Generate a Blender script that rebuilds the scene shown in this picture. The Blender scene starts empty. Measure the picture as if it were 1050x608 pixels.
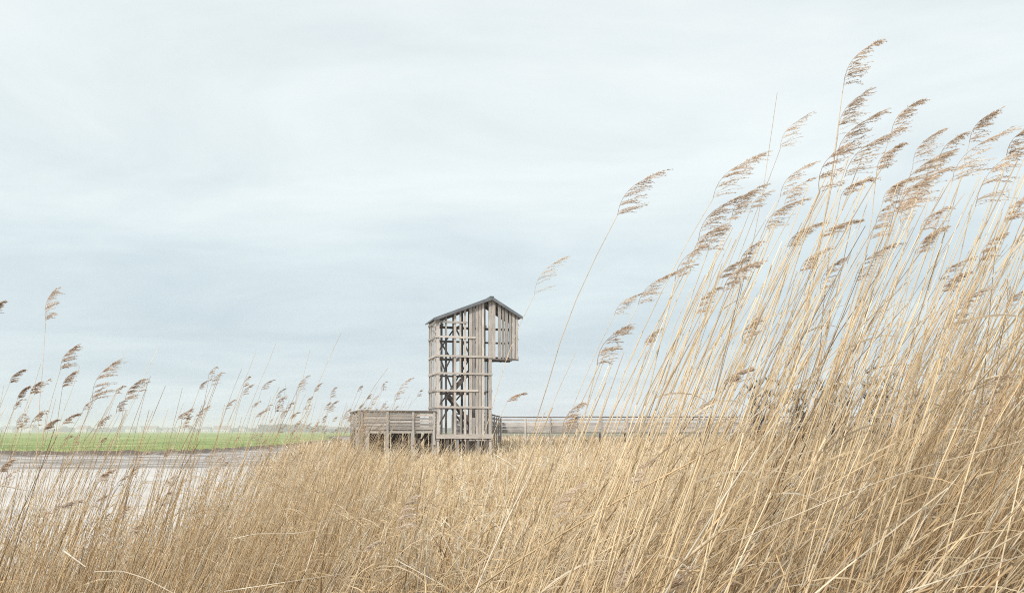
import bpy, math, random
import numpy as np
from mathutils import Vector, noise as mnoise

random.seed(11)
rng = np.random.default_rng(11)
SC = bpy.context.scene
COL = SC.collection

# ------------------------------------------------------------------ camera, world, sun, exposure
EYE = 1.7
F = 800.0            # focal length in pixels of the 1050 px wide photograph
HX, HY = 525.0, 442.0
cam = bpy.data.objects.new('camera', bpy.data.cameras.new('camera'))
COL.objects.link(cam)
cam.location = (0, 0, EYE)
cam.rotation_euler = (math.radians(90), 0, 0)
cam.data.sensor_width = 36.0
cam.data.lens = 36.0 * F / 1050.0
cam.data.shift_y = (HY - 304.0) / 1050.0
cam.data.clip_start = 0.05
cam.data.clip_end = 20000
cam.data.dof.use_dof = True
cam.data.dof.focus_distance = 9.0
cam.data.dof.aperture_fstop = 16.0
SC.camera = cam

SUN_EL, SUN_AZ = math.radians(42), math.radians(205)     # azimuth clockwise from +Y: behind the camera, to its left
world = bpy.data.worlds.new('World')
SC.world = world
world.use_nodes = True
nt = world.node_tree
nt.nodes.clear()
N, L = nt.nodes.new, nt.links.new
def nod(t, **kw):
    n = N(t)
    for k, v in kw.items():
        setattr(n, k, v)
    return n
out = nod('ShaderNodeOutputWorld')
sky = nod('ShaderNodeTexSky')
sky.sky_type = 'NISHITA'
sky.sun_disc = False
sky.sun_elevation = SUN_EL
sky.sun_rotation = SUN_AZ
sky.air_density = 1.2
sky.dust_density = 2.0
bg_sky = nod('ShaderNodeBackground'); bg_sky.inputs['Strength'].default_value = 0.05
L(sky.outputs[0], bg_sky.inputs['Color'])
tc = nod('ShaderNodeTexCoord')
sep = nod('ShaderNodeSeparateXYZ'); L(tc.outputs['Generated'], sep.inputs[0])
zc = nod('ShaderNodeMath', operation='MAXIMUM'); zc.inputs[1].default_value = 0.0
L(sep.outputs['Z'], zc.inputs[0])
za = nod('ShaderNodeMath', operation='ADD'); za.inputs[1].default_value = 0.16
L(zc.outputs[0], za.inputs[0])
dx = nod('ShaderNodeMath', operation='DIVIDE'); L(sep.outputs['X'], dx.inputs[0]); L(za.outputs[0], dx.inputs[1])
dy = nod('ShaderNodeMath', operation='DIVIDE'); L(sep.outputs['Y'], dy.inputs[0]); L(za.outputs[0], dy.inputs[1])
cmb = nod('ShaderNodeCombineXYZ'); L(dx.outputs[0], cmb.inputs[0]); L(dy.outputs[0], cmb.inputs[1])
mp = nod('ShaderNodeMapping'); mp.inputs['Scale'].default_value = (0.6, 1.0, 1.0)
mp.inputs['Rotation'].default_value = (0, 0, math.radians(-9))
mp.inputs['Location'].default_value = (3.3, 1.7, 0)
L(cmb.outputs[0], mp.inputs['Vector'])
nz = nod('ShaderNodeTexNoise'); nz.inputs['Scale'].default_value = 1.45
nz.inputs['Detail'].default_value = 7; nz.inputs['Roughness'].default_value = 0.6
nz.inputs['Distortion'].default_value = 0.5
L(mp.outputs[0], nz.inputs['Vector'])
# brightness of the cloud deck by elevation (pale haze at the horizon, a blue-grey belt, a white deck above)
elev = nod('ShaderNodeValToRGB'); L(sep.outputs['Z'], elev.inputs[0])
cr = elev.color_ramp
cr.elements[0].position = 0.0; cr.elements[0].color = (0.66, 0.745, 0.775, 1)
cr.elements[1].position = 1.0; cr.elements[1].color = (0.93, 0.96, 0.96, 1)
for p, c in ((0.05, (0.67, 0.765, 0.80)), (0.11, (0.59, 0.69, 0.735)), (0.2, (0.66, 0.76, 0.79)), (0.30, (0.75, 0.83, 0.845)), (0.42, (0.80, 0.865, 0.87)), (0.6, (0.84, 0.89, 0.89))):
    e = cr.elements.new(p); e.color = c + (1,)
nr = nod('ShaderNodeMapRange'); nr.inputs['From Min'].default_value = 0.34; nr.inputs['From Max'].default_value = 0.66
nr.inputs['To Min'].default_value = 0.0; nr.inputs['To Max'].default_value = 1.0
L(nz.outputs['Fac'], nr.inputs[0])
tint = nod('ShaderNodeMix', data_type='RGBA')
tint.inputs['A'].default_value = (0.91, 0.925, 0.94, 1); tint.inputs['B'].default_value = (1.11, 1.085, 1.065, 1)
L(nr.outputs[0], tint.inputs['Factor'])
mul = nod('ShaderNodeMix', data_type='RGBA', blend_type='MULTIPLY'); mul.inputs['Factor'].default_value = 1.0
mul.clamp_result = False
L(elev.outputs[0], mul.inputs['A']); L(tint.outputs['Result'], mul.inputs['B'])
bg_cloud = nod('ShaderNodeBackground'); bg_cloud.inputs['Strength'].default_value = 0.405
L(mul.outputs['Result'], bg_cloud.inputs['Color'])
mixw = nod('ShaderNodeMixShader'); mixw.inputs[0].default_value = 0.93
L(bg_sky.outputs[0], mixw.inputs[1]); L(bg_cloud.outputs[0], mixw.inputs[2]); L(mixw.outputs[0], out.inputs['Surface'])

sl = bpy.data.lights.new('sun', 'SUN'); sl.energy = 1.5; sl.angle = math.radians(10); sl.color = (1.0, 0.94, 0.86)
sun = bpy.data.objects.new('sun', sl); COL.objects.link(sun)
sd = Vector((math.sin(SUN_AZ) * math.cos(SUN_EL), math.cos(SUN_AZ) * math.cos(SUN_EL), math.sin(SUN_EL)))
sun.rotation_euler = sd.to_track_quat('Z', 'Y').to_euler()
sun.location = (0, 0, 30)

vs = SC.view_settings
vs.view_transform = 'Standard'; vs.look = 'None'; vs.exposure = 1.45; vs.gamma = 1.0; vs.use_curve_mapping = False
SC.cycles.use_denoising = False
SC.cycles.denoiser = 'OPENIMAGEDENOISE'
SC.cycles.denoising_prefilter = 'ACCURATE'
SC.cycles.filter_width = 1.05
SC.cycles.max_bounces = 10
SC.cycles.diffuse_bounces = 8
SC.cycles.transparent_max_bounces = 8
SC.cycles.volume_bounces = 1

# ------------------------------------------------------------------ helpers
def at(x, y, d):
    """pixel of the photograph + distance -> a point of the place"""
    return np.array([(x - HX) / F * d, d, EYE + (HY - y) / F * d])

def tag(o, label=None, cat=None, group=None, kind=None):
    if label: o['label'] = label
    if cat: o['category'] = cat
    if group: o['group'] = group
    if kind: o['kind'] = kind
    return o

def empty(name, loc, rz=0.0):
    o = bpy.data.objects.new(name, None); COL.objects.link(o)
    o.location = loc; o.rotation_euler = (0, 0, rz)
    o.empty_display_size = 0.2
    return o

def link(name, me, parent=None, loc=(0, 0, 0)):
    o = bpy.data.objects.new(name, me); COL.objects.link(o)
    o.location = loc
    if parent is not None: o.parent = parent
    return o

def np_mesh(name, verts, quads=None, tris=None, attrs=None, mat=None, smooth=False):
    me = bpy.data.meshes.new(name)
    verts = np.asarray(verts, dtype=np.float32)
    parts = []
    nq = 0 if quads is None else len(quads)
    ntt = 0 if tris is None else len(tris)
    if nq: parts.append(np.asarray(quads, dtype=np.int32).ravel())
    if ntt: parts.append(np.asarray(tris, dtype=np.int32).ravel())
    loops = np.concatenate(parts)
    me.vertices.add(len(verts)); me.vertices.foreach_set('co', verts.ravel())
    me.loops.add(len(loops)); me.loops.foreach_set('vertex_index', loops)
    me.polygons.add(nq + ntt)
    starts = np.concatenate([np.arange(nq) * 4, nq * 4 + np.arange(ntt) * 3]).astype(np.int32)
    me.polygons.foreach_set('loop_start', starts)
    if smooth:
        me.polygons.foreach_set('use_smooth', np.ones(nq + ntt, dtype=bool))
    for k, v in (attrs or {}).items():
        a = me.attributes.new(k, 'FLOAT', 'POINT')
        a.data.foreach_set('value', np.asarray(v, dtype=np.float32).ravel())
    if mat: me.materials.append(mat)
    me.update(calc_edges=True)
    return me

class Batch:
    """gathers strands and slivers into one mesh"""
    def __init__(s): s.v = []; s.q = []; s.t = []; s.a = {'tint': [], 'run': []}; s.n = 0
    def add(s, v, q=None, t=None, tint=None, run=None):
        v = np.asarray(v).reshape(-1, 3)
        if q is not None and len(q): s.q.append(np.asarray(q) + s.n)
        if t is not None and len(t): s.t.append(np.asarray(t) + s.n)
        s.v.append(v)
        s.a['tint'].append(np.broadcast_to(np.asarray(tint, dtype=np.float32), (len(v),)) if np.ndim(tint) == 0 else np.asarray(tint).ravel())
        s.a['run'].append(np.broadcast_to(np.float32(0), (len(v),)) if run is None else np.asarray(run).ravel())
        s.n += len(v)
    def mesh(s, name, mat, origin=(0, 0, 0), smooth=False):
        v = np.concatenate(s.v) - np.asarray(origin)
        return np_mesh(name, v, np.concatenate(s.q) if s.q else None, np.concatenate(s.t) if s.t else None,
                       {k: np.concatenate(x) for k, x in s.a.items()}, mat, smooth)

def strands(B, P, R, tint, sides=1, ang=None, run=None):
    """P (n,k,3) centre lines, R (n,k) radii. sides 1 = a two-edged blade, 3+ = a tube."""
    n, k, _ = P.shape
    T = np.gradient(P, axis=1)
    T /= np.linalg.norm(T, axis=2, keepdims=True) + 1e-9
    if ang is None: ang = rng.uniform(0, math.pi, n)
    ref = np.stack([np.cos(ang), np.sin(ang), np.zeros(n)], 1)[:, None, :].repeat(k, 1)
    A = np.cross(T, ref); ln = np.linalg.norm(A, axis=2, keepdims=True)
    A = np.where(ln < 1e-3, np.array([0, 0, 1.0]), A / (ln + 1e-9))
    if run is None:
        seg = np.linalg.norm(np.diff(P, axis=1), axis=2)
        run = np.concatenate([np.zeros((n, 1)), np.cumsum(seg, axis=1)], 1)
    if sides == 1:
        V = np.stack([P - A * R[..., None], P + A * R[..., None]], 2)       # n,k,2,3
        m = 2
        base = (np.arange(n)[:, None] * k + np.arange(k - 1)[None, :]) * 2
        q = np.stack([base, base + 1, base + 3, base + 2], -1).reshape(-1, 4)
    else:
        Bn = np.cross(T, A)
        th = np.arange(sides) / sides * 2 * math.pi
        V = P[:, :, None, :] + R[..., None, None] * (A[:, :, None, :] * np.cos(th)[None, None, :, None] + Bn[:, :, None, :] * np.sin(th)[None, None, :, None])
        m = sides
        qs = []
        base = (np.arange(n)[:, None] * k + np.arange(k - 1)[None, :]) * m
        for j in range(m):
            j2 = (j + 1) % m
            qs.append(np.stack([base + j, base + j2, base + m + j2, base + m + j], -1).reshape(-1, 4))
        q = np.concatenate(qs)
    tn = np.asarray(tint)[:, None, None] * np.ones((1, k, m))
    rn = run[:, :, None] * np.ones((1, 1, m))
    B.add(V, q, None, tn, rn)

# ------------------------------------------------------------------ materials
def mat_new(name):
    m = bpy.data.materials.new(name); m.use_nodes = True
    t = m.node_tree; t.nodes.clear()
    o = t.nodes.new('ShaderNodeOutputMaterial')
    return m, t, o

def ramp(t, stops):
    r = t.nodes.new('ShaderNodeValToRGB')
    e = r.color_ramp.elements
    e[0].position = stops[0][0]; e[0].color = tuple(stops[0][1]) + (1,)
    e[1].position = stops[-1][0]; e[1].color = tuple(stops[-1][1]) + (1,)
    for p, c in stops[1:-1]:
        x = e.new(p); x.color = tuple(c) + (1,)
    return r

def reed_material(name, stops, rough=0.55, trans=0.2, nodes=True):
    m, t, o = mat_new(name)
    n = t.nodes.new; l = t.links.new
    at_ = n('ShaderNodeAttribute'); at_.attribute_name = 'tint'
    ru = n('ShaderNodeAttribute'); ru.attribute_name = 'run'
    rp = ramp(t, stops); l(at_.outputs['Fac'], rp.inputs[0])
    oi = n('ShaderNodeObjectInfo')
    col = rp.outputs[0]
    if nodes:
        # internodes: each length of cane between two joints has its own tone, the joint itself is dark
        a = n('ShaderNodeMath'); a.operation = 'MULTIPLY_ADD'; a.inputs[1].default_value = 5.6
        l(ru.outputs['Fac'], a.inputs[0])
        b = n('ShaderNodeMath'); b.operation = 'MULTIPLY'; b.inputs[1].default_value = 37.0; l(at_.outputs['Fac'], b.inputs[0])
        c = n('ShaderNodeMath'); c.operation = 'ADD'; l(b.outputs[0], c.inputs[0]); l(oi.outputs['Random'], c.inputs[1])
        l(c.outputs[0], a.inputs[2])
        fl = n('ShaderNodeMath'); fl.operation = 'FLOOR'; l(a.outputs[0], fl.inputs[0])
        fr = n('ShaderNodeMath'); fr.operation = 'FRACT'; l(a.outputs[0], fr.inputs[0])
        wn = n('ShaderNodeTexWhiteNoise'); wn.noise_dimensions = '1D'; l(fl.outputs[0], wn.inputs['W'])
        mr = n('ShaderNodeMapRange'); mr.inputs['To Min'].default_value = 0.74; mr.inputs['To Max'].default_value = 1.16
        l(wn.outputs['Value'], mr.inputs[0])
        jt = n('ShaderNodeMapRange'); jt.inputs['From Min'].default_value = 0.0; jt.inputs['From Max'].default_value = 0.07
        jt.inputs['To Min'].default_value = 0.5; jt.inputs['To Max'].default_value = 1.0
        l(fr.outputs[0], jt.inputs[0])
        mm = n('ShaderNodeMath'); mm.operation = 'MULTIPLY'; l(mr.outputs[0], mm.inputs[0]); l(jt.outputs[0], mm.inputs[1])
        mx = n('ShaderNodeMix'); mx.data_type = 'RGBA'; mx.blend_type = 'MULTIPLY'; mx.inputs['Factor'].default_value = 1.0
        l(col, mx.inputs['A']); l(mm.outputs[0], mx.inputs['B'])
        col = mx.outputs['Result']
    tcn = n('ShaderNodeNewGeometry')
    nz_ = n('ShaderNodeTexNoise'); nz_.inputs['Scale'].default_value = 9.0; nz_.inputs['Detail'].default_value = 3
    l(tcn.outputs['Position'], nz_.inputs['Vector'])
    m2 = n('ShaderNodeMapRange'); m2.inputs['From Min'].default_value = 0.3; m2.inputs['From Max'].default_value = 0.7
    m2.inputs['To Min'].default_value = 0.82; m2.inputs['To Max'].default_value = 1.12
    l(nz_.outputs['Fac'], m2.inputs[0])
    mx2 = n('ShaderNodeMix'); mx2.data_type = 'RGBA'; mx2.blend_type = 'MULTIPLY'; mx2.inputs['Factor'].default_value = 1.0
    l(col, mx2.inputs['A']); l(m2.outputs[0], mx2.inputs['B'])
    col = mx2.outputs['Result']
    p = n('ShaderNodeBsdfPrincipled'); p.inputs['Roughness'].default_value = rough
    p.inputs['Specular IOR Level'].default_value = 0.35
    l(col, p.inputs['Base Color'])
    tr = n('ShaderNodeBsdfTranslucent'); l(col, tr.inputs['Color'])
    ms = n('ShaderNodeMixShader'); ms.inputs[0].default_value = trans
    l(p.outputs[0], ms.inputs[1]); l(tr.outputs[0], ms.inputs[2]); l(ms.outputs[0], o.inputs['Surface'])
    return m

CANE = [(0.0, (0.34, 0.235, 0.13)), (0.2, (0.54, 0.395, 0.235)), (0.45, (0.72, 0.56, 0.345)), (0.72, (0.81, 0.67, 0.46)), (1.0, (0.88, 0.80, 0.67))]
BED = [(0.0, (0.26, 0.17, 0.09)), (0.2, (0.56, 0.405, 0.235)), (0.5, (0.78, 0.60, 0.365)), (0.8, (0.87, 0.735, 0.52)), (1.0, (0.90, 0.84, 0.71))]
PLUME = [(0.0, (0.34, 0.24, 0.165)), (0.5, (0.57, 0.44, 0.33)), (1.0, (0.84, 0.75, 0.64))]
M_CANE = reed_material('dry_cane', CANE, 0.45, 0.08)
M_BED = reed_material('dry_reed_mass', BED, 0.6, 0.38)
M_LEAF = reed_material('dry_leaf', [(0.0, (0.38, 0.29, 0.19)), (1.0, (0.78, 0.69, 0.53))], 0.6, 0.3, nodes=False)
M_PLUME = reed_material('seed_plume', PLUME, 0.8, 0.5, nodes=False)
M_PALE = reed_material('bleached_cane', [(0.0, (0.52, 0.43, 0.31)), (1.0, (0.74, 0.66, 0.53))], 0.5, 0.1)
M_GRASS = reed_material('meadow_blades', [(0.0, (0.09, 0.15, 0.03)), (0.6, (0.18, 0.26, 0.07)), (1.0, (0.40, 0.40, 0.17))], 0.6, 0.3, nodes=False)
M_TWIG = reed_material('bare_twigs', [(0.0, (0.05, 0.045, 0.04)), (1.0, (0.12, 0.11, 0.095))], 0.8, 0.0, nodes=False)
M_FARTREE = reed_material('far_crowns', [(0.0, (0.04, 0.055, 0.04)), (1.0, (0.11, 0.12, 0.08))], 0.8, 0.0, nodes=False)

def wood_material(name, c0, c1, dark):
    m, t, o = mat_new(name); n = t.nodes.new; l = t.links.new
    tcn = n('ShaderNodeTexCoord')
    oi = n('ShaderNodeObjectInfo')
    ad = n('ShaderNodeVectorMath'); ad.operation = 'ADD'
    sc = n('ShaderNodeVectorMath'); sc.operation = 'SCALE'; sc.inputs['Scale'].default_value = 1.0
    l(tcn.outputs['UV'], sc.inputs[0])
    l(sc.outputs[0], ad.inputs[0])
    cx = n('ShaderNodeCombineXYZ'); m10 = n('ShaderNodeMath'); m10.operation = 'MULTIPLY'; m10.inputs[1].default_value = 53.0
    l(oi.outputs['Random'], m10.inputs[0]); l(m10.outputs[0], cx.inputs[2]); l(m10.outputs[0], cx.inputs[0])
    l(cx.outputs[0], ad.inputs[1])
    mpp = n('ShaderNodeMapping'); mpp.inputs['Scale'].default_value = (3.0, 60.0, 1.0); l(ad.outputs[0], mpp.inputs['Vector'])
    g = n('ShaderNodeTexNoise'); g.inputs['Scale'].default_value = 1.0; g.inputs['Detail'].default_value = 5; l(mpp.outputs[0], g.inputs['Vector'])
    rp = ramp(t, [(0.25, dark), (0.45, c0), (0.75, c1)]); l(g.outputs['Fac'], rp.inputs[0])
    st = n('ShaderNodeTexNoise'); st.inputs['Scale'].default_value = 1.4; st.inputs['Detail'].default_value = 4; l(ad.outputs[0], st.inputs['Vector'])
    a = n('ShaderNodeMapRange'); a.inputs['From Min'].default_value = 0.3; a.inputs['From Max'].default_value = 0.7
    a.inputs['To Min'].default_value = 0.8; a.inputs['To Max'].default_value = 1.1; l(st.outputs['Fac'], a.inputs[0])
    b = n('ShaderNodeMapRange'); b.inputs['To Min'].default_value = 0.62; b.inputs['To Max'].default_value = 1.2; l(oi.outputs['Random'], b.inputs[0])
    mm = n('ShaderNodeMath'); mm.operation = 'MULTIPLY'; l(a.outputs[0], mm.inputs[0]); l(b.outputs[0], mm.inputs[1])
    mx = n('ShaderNodeMix'); mx.data_type = 'RGBA'; mx.blend_type = 'MULTIPLY'; mx.inputs['Factor'].default_value = 1.0
    l(rp.outputs[0], mx.inputs['A']); l(mm.outputs[0], mx.inputs['B'])
    p = n('ShaderNodeBsdfPrincipled'); p.inputs['Roughness'].default_value = 0.8; p.inputs['Specular IOR Level'].default_value = 0.25
    l(mx.outputs['Result'], p.inputs['Base Color'])
    bp = n('ShaderNodeBump'); bp.inputs['Strength'].default_value = 0.4; bp.inputs['Distance'].default_value = 0.004
    l(g.outputs['Fac'], bp.inputs['Height']); l(bp.outputs[0], p.inputs['Normal'])
    l(p.outputs[0], o.inputs['Surface'])
    return m
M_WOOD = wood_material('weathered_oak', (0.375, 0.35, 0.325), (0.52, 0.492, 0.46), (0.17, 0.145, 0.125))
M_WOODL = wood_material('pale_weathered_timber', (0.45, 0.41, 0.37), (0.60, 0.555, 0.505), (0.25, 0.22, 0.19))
M_WOODD = wood_material('dark_and_shaded_timber', (0.15, 0.13, 0.115), (0.25, 0.225, 0.20), (0.07, 0.06, 0.052))  # caps are dark wood; inner, rear and underside parts carry painted-in shade

def plain(name, c, rough=0.6, metal=0.0, var=0.12, scale=3.0):
    m, t, o = mat_new(name); n = t.nodes.new; l = t.links.new
    g = n('ShaderNodeNewGeometry'); z = n('ShaderNodeTexNoise'); z.inputs['Scale'].default_value = scale; z.inputs['Detail'].default_value = 5
    l(g.outputs['Position'], z.inputs['Vector'])
    rp = ramp(t, [(0.3, tuple(x * (1 - var) for x in c)), (0.7, tuple(min(1, x * (1 + var)) for x in c))]); l(z.outputs['Fac'], rp.inputs[0])
    p = n('ShaderNodeBsdfPrincipled'); p.inputs['Roughness'].default_value = rough; p.inputs['Metallic'].default_value = metal
    l(rp.outputs[0], p.inputs['Base Color']); l(p.outputs[0], o.inputs['Surface'])
    return m
M_ROOF = plain('grey_zinc_roof', (0.17, 0.185, 0.20), 0.5, 0.35, 0.2, 2.5)
M_RENDER = plain('pale_render', (0.50, 0.49, 0.47), 0.8, 0, 0.05, 0.2)
M_TILE = plain('slate_roof', (0.17, 0.17, 0.19), 0.7, 0, 0.1, 0.2)
M_TILE2 = plain('brown_tile_roof', (0.22, 0.17, 0.15), 0.7, 0, 0.1, 0.2)
M_PANE = plain('dark_pane', (0.05, 0.06, 0.07), 0.2, 0, 0.05, 0.2)

# ------------------------------------------------------------------ the ground with the tidal channel
NEAR = [(-420, -8), (-60, 1), (-14, 4.2), (-5.2, 5.4), (-3.5, 7.5), (-3.9, 12), (-5.6, 22), (-8.6, 33), (-13, 45), (-18.5, 66), (-22.5, 100), (-29, 150), (-52, 250)]
FAR = [(-62, 262), (-38, 172), (-30.5, 106), (-29.5, 78), (-30.5, 71.5), (-45, 68.5), (-100, 63), (-420, 55)]
POLY = np.array(NEAR + FAR, dtype=float)

def seg_dist(px, py, a, b):
    ax, ay = a; bx, by = b
    vx, vy = bx - ax, by - ay
    t = np.clip(((px - ax) * vx + (py - ay) * vy) / (vx * vx + vy * vy), 0, 1)
    return np.hypot(px - ax - t * vx, py - ay - t * vy)

def wob(px, py):
    return 0.5 * np.sin(px * 0.9 + py * 0.37) + 0.3 * np.sin(py * 1.7 - px * 0.6) + 0.25 * np.sin(px * 2.9 + 1.3) * np.sin(py * 2.3)

def channel(px, py):
    """signed: positive inside the channel; metres to the near bank and to the far bank"""
    px = np.asarray(px, float); py = np.asarray(py, float)
    inside = np.zeros(px.shape, bool)
    n = len(POLY)
    for i in range(n):
        x0, y0 = POLY[i]; x1, y1 = POLY[(i + 1) % n]
        c = ((y0 > py) != (y1 > py)) & (px < (x1 - x0) * (py - y0) / (y1 - y0 + 1e-12) + x0)
        inside ^= c
    dn = np.min([seg_dist(px, py, NEAR[i], NEAR[i + 1]) for i in range(len(NEAR) - 1)], axis=0)
    df = np.min([seg_dist(px, py, FAR[i], FAR[i + 1]) for i in range(len(FAR) - 1)], axis=0)
    return inside, dn, df

WATER_Z = -1.0
def ground_z(px, py):
    ins, dn, df = channel(px, py)
    w = wob(px, py)
    sgn = np.where(ins, 1.0, -1.0)
    en = sgn * dn + w * 0.35
    ef = sgn * df + w * 0.5
    zn = -np.clip(en + 0.6, 0, 3.2) / 3.2 * 1.75
    # far side: a small broken cliff, then a mud flat that slides under the water
    cl = np.clip((ef + 0.1) / 0.8, 0, 1)
    zf = -(cl ** 0.8) * 0.45 - np.clip((ef - 0.7) / 19.0, 0, 1) * 0.62 - np.clip((ef - 15) / 6, 0, 1) * 0.6
    zf = zf + np.where(ef > 0.9, 0.05 * np.sin(px * 0.8 + py * 2.1) * np.sin(py * 1.1), 0)
    z = np.where(ins | (dn < 1.2) | (df < 1.2), np.where(ins, np.maximum(zn, zf) * 0 + np.where(dn < df, np.maximum(zn, -1.75), zf), np.where(dn < df, zn, zf)), 0.0)
    # inside, where both banks reach, take the higher of the two
    z = np.where(ins, np.maximum(zn, zf), z)
    z = z + 0.03 * w * (~ins)
    return z

def axis(fine0, fine1, step, lo, hi, g=1.13):
    a = list(np.arange(fine0, fine1 + 1e-6, step))
    s = step
    while a[-1] < hi:
        s *= g; a.append(a[-1] + s)
    s = step; b = []
    x = fine0
    while x > lo:
        s *= g; x -= s; b.append(x)
    return np.array(b[::-1] + a)
gx = axis(-62, 6, 0.45, -4300, 4300)
gy = axis(-4, 125, 0.5, -4300, 4300)
GX, GY = np.meshgrid(gx, gy)
GZ = ground_z(GX, GY)
ins_, dn_, df_ = channel(GX, GY)
w_ = wob(GX, GY)
sg_ = np.where(ins_, 1.0, -1.0)
far_side = (df_ < dn_) | (GX < -60) 
# which side of the channel are we on? left/far of it is meadow
meadow = np.zeros(GX.shape)
lx = np.interp(GY, [55, 63, 68.5, 71.5, 106, 172, 262, 700, 4300], [-420, -100, -45, -30.5, -30.5, -38, -62, -40, 600])
meadow = ((GX < lx + 1) & (GY > 50)).astype(float)
meadow = np.maximum(meadow, 0.35 * ((GY > 330) & (GX > lx)))
mud = np.clip((-GZ - 0.1) / 0.15, 0, 1)
nx_, ny_ = len(gx), len(gy)
idx = np.arange(nx_ * ny_).reshape(ny_, nx_)
q = np.stack([idx[:-1, :-1], idx[:-1, 1:], idx[1:, 1:], idx[1:, :-1]], -1).reshape(-1, 4)

mg, t, o = mat_new('marsh_ground'); n = t.nodes.new; l = t.links.new
geo = n('ShaderNodeNewGeometry')
am = n('ShaderNodeAttribute'); am.attribute_name = 'meadow'
ad_ = n('ShaderNodeAttribute'); ad_.attribute_name = 'mud'
n1 = n('ShaderNodeTexNoise'); n1.inputs['Scale'].default_value = 0.09; n1.inputs['Detail'].default_value = 8; l(geo.outputs['Position'], n1.inputs['Vector'])
n2 = n('ShaderNodeTexNoise'); n2.inputs['Scale'].default_value = 3.5; n2.inputs['Detail'].default_value = 8; l(geo.outputs['Position'], n2.inputs['Vector'])
gr = ramp(t, [(0.3, (0.11, 0.17, 0.045)), (0.5, (0.21, 0.28, 0.075)), (0.75, (0.38, 0.39, 0.16))]); l(n1.outputs['Fac'], gr.inputs[0])
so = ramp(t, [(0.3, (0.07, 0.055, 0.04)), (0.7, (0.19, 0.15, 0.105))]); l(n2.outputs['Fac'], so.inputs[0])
mp2 = n('ShaderNodeMapping'); mp2.inputs['Scale'].default_value = (0.25, 1.0, 1.0); l(geo.outputs['Position'], mp2.inputs['Vector'])
n3 = n('ShaderNodeTexNoise'); n3.inputs['Scale'].default_value = 0.9; n3.inputs['Detail'].default_value = 8; l(mp2.outputs[0], n3.inputs['Vector'])
mu = ramp(t, [(0.38, (0.15, 0.13, 0.11)), (0.52, (0.29, 0.26, 0.235)), (0.66, (0.50, 0.46, 0.43))]); l(n3.outputs['Fac'], mu.inputs[0])
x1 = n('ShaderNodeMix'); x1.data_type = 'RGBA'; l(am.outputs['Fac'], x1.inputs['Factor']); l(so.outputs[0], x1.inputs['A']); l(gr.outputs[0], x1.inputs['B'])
x2 = n('ShaderNodeMix'); x2.data_type = 'RGBA'; l(ad_.outputs['Fac'], x2.inputs['Factor']); l(x1.outputs['Result'], x2.inputs['A']); l(mu.outputs[0], x2.inputs['B'])
# the cut face of the bank is raw dark soil
sz = n('ShaderNodeSeparateXYZ'); l(geo.outputs['True Normal'], sz.inputs[0])
st_ = n('ShaderNodeMapRange'); st_.inputs['From Min'].default_value = 0.975; st_.inputs['From Max'].default_value = 0.9; l(sz.outputs['Z'], st_.inputs[0])
x3 = n('ShaderNodeMix'); x3.data_type = 'RGBA'; l(st_.outputs[0], x3.inputs['Factor']); l(x2.outputs['Result'], x3.inputs['A']); x3.inputs['B'].default_value = (0.09, 0.07, 0.05, 1)
p = n('ShaderNodeBsdfPrincipled'); l(x3.outputs['Result'], p.inputs['Base Color'])
rg = n('ShaderNodeMapRange'); rg.inputs['To Min'].default_value = 0.9; rg.inputs['To Max'].default_value = 0.42; l(ad_.outputs['Fac'], rg.inputs[0]); l(rg.outputs[0], p.inputs['Roughness'])
bp = n('ShaderNodeBump'); bp.inputs['Strength'].default_value = 0.5; bp.inputs['Distance'].default_value = 0.06
l(n2.outputs['Fac'], bp.inputs['Height']); l(bp.outputs[0], p.inputs['Normal']); l(p.outputs[0], o.inputs['Surface'])
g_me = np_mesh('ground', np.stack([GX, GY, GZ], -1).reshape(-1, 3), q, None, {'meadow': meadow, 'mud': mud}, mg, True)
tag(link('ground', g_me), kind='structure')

mw, t, o = mat_new('tidal_water'); n = t.nodes.new; l = t.links.new
geo = n('ShaderNodeNewGeometry')
mp3 = n('ShaderNodeMapping'); mp3.inputs['Scale'].default_value = (1.0, 2.6, 1.0); mp3.inputs['Rotation'].default_value = (0, 0, 0.2); l(geo.outputs['Position'], mp3.inputs['Vector'])
w1 = n('ShaderNodeTexNoise'); w1.inputs['Scale'].default_value = 1.6; w1.inputs['Detail'].default_value = 6; w1.inputs['Roughness'].default_value = 0.6; l(mp3.outputs[0], w1.inputs['Vector'])
w2 = n('ShaderNodeTexNoise'); w2.inputs['Scale'].default_value = 0.12; w2.inputs['Detail'].default_value = 4; l(mp3.outputs[0], w2.inputs['Vector'])
wc = ramp(t, [(0.35, (0.50, 0.455, 0.41)), (0.65, (0.64, 0.595, 0.55))]); l(w2.outputs['Fac'], wc.inputs[0])
p = n('ShaderNodeBsdfPrincipled'); l(wc.outputs[0], p.inputs['Base Color']); p.inputs['Roughness'].default_value = 0.16; p.inputs['IOR'].default_value = 1.33
p.inputs['Specular IOR Level'].default_value = 0.5
bp = n('ShaderNodeBump'); bp.inputs['Strength'].default_value = 0.9; bp.inputs['Distance'].default_value = 0.09; l(w1.outputs['Fac'], bp.inputs['Height']); l(bp.outputs[0], p.inputs['Normal'])
l(p.outputs[0], o.inputs['Surface'])
ax_, ay_ = np.linspace(-420, -2.6, 60), np.linspace(-10, 270, 60)
AX, AY = np.meshgrid(ax_, ay_)
ii = np.arange(3600).reshape(60, 60)
qq = np.stack([ii[:-1, :-1], ii[:-1, 1:], ii[1:, 1:], ii[1:, :-1]], -1).reshape(-1, 4)
w_me = np_mesh('river_water', np.stack([AX, AY, np.full(AX.shape, WATER_Z)], -1).reshape(-1, 3), qq, None, {}, mw)
tag(link('river_water', w_me), kind='structure')

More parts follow.
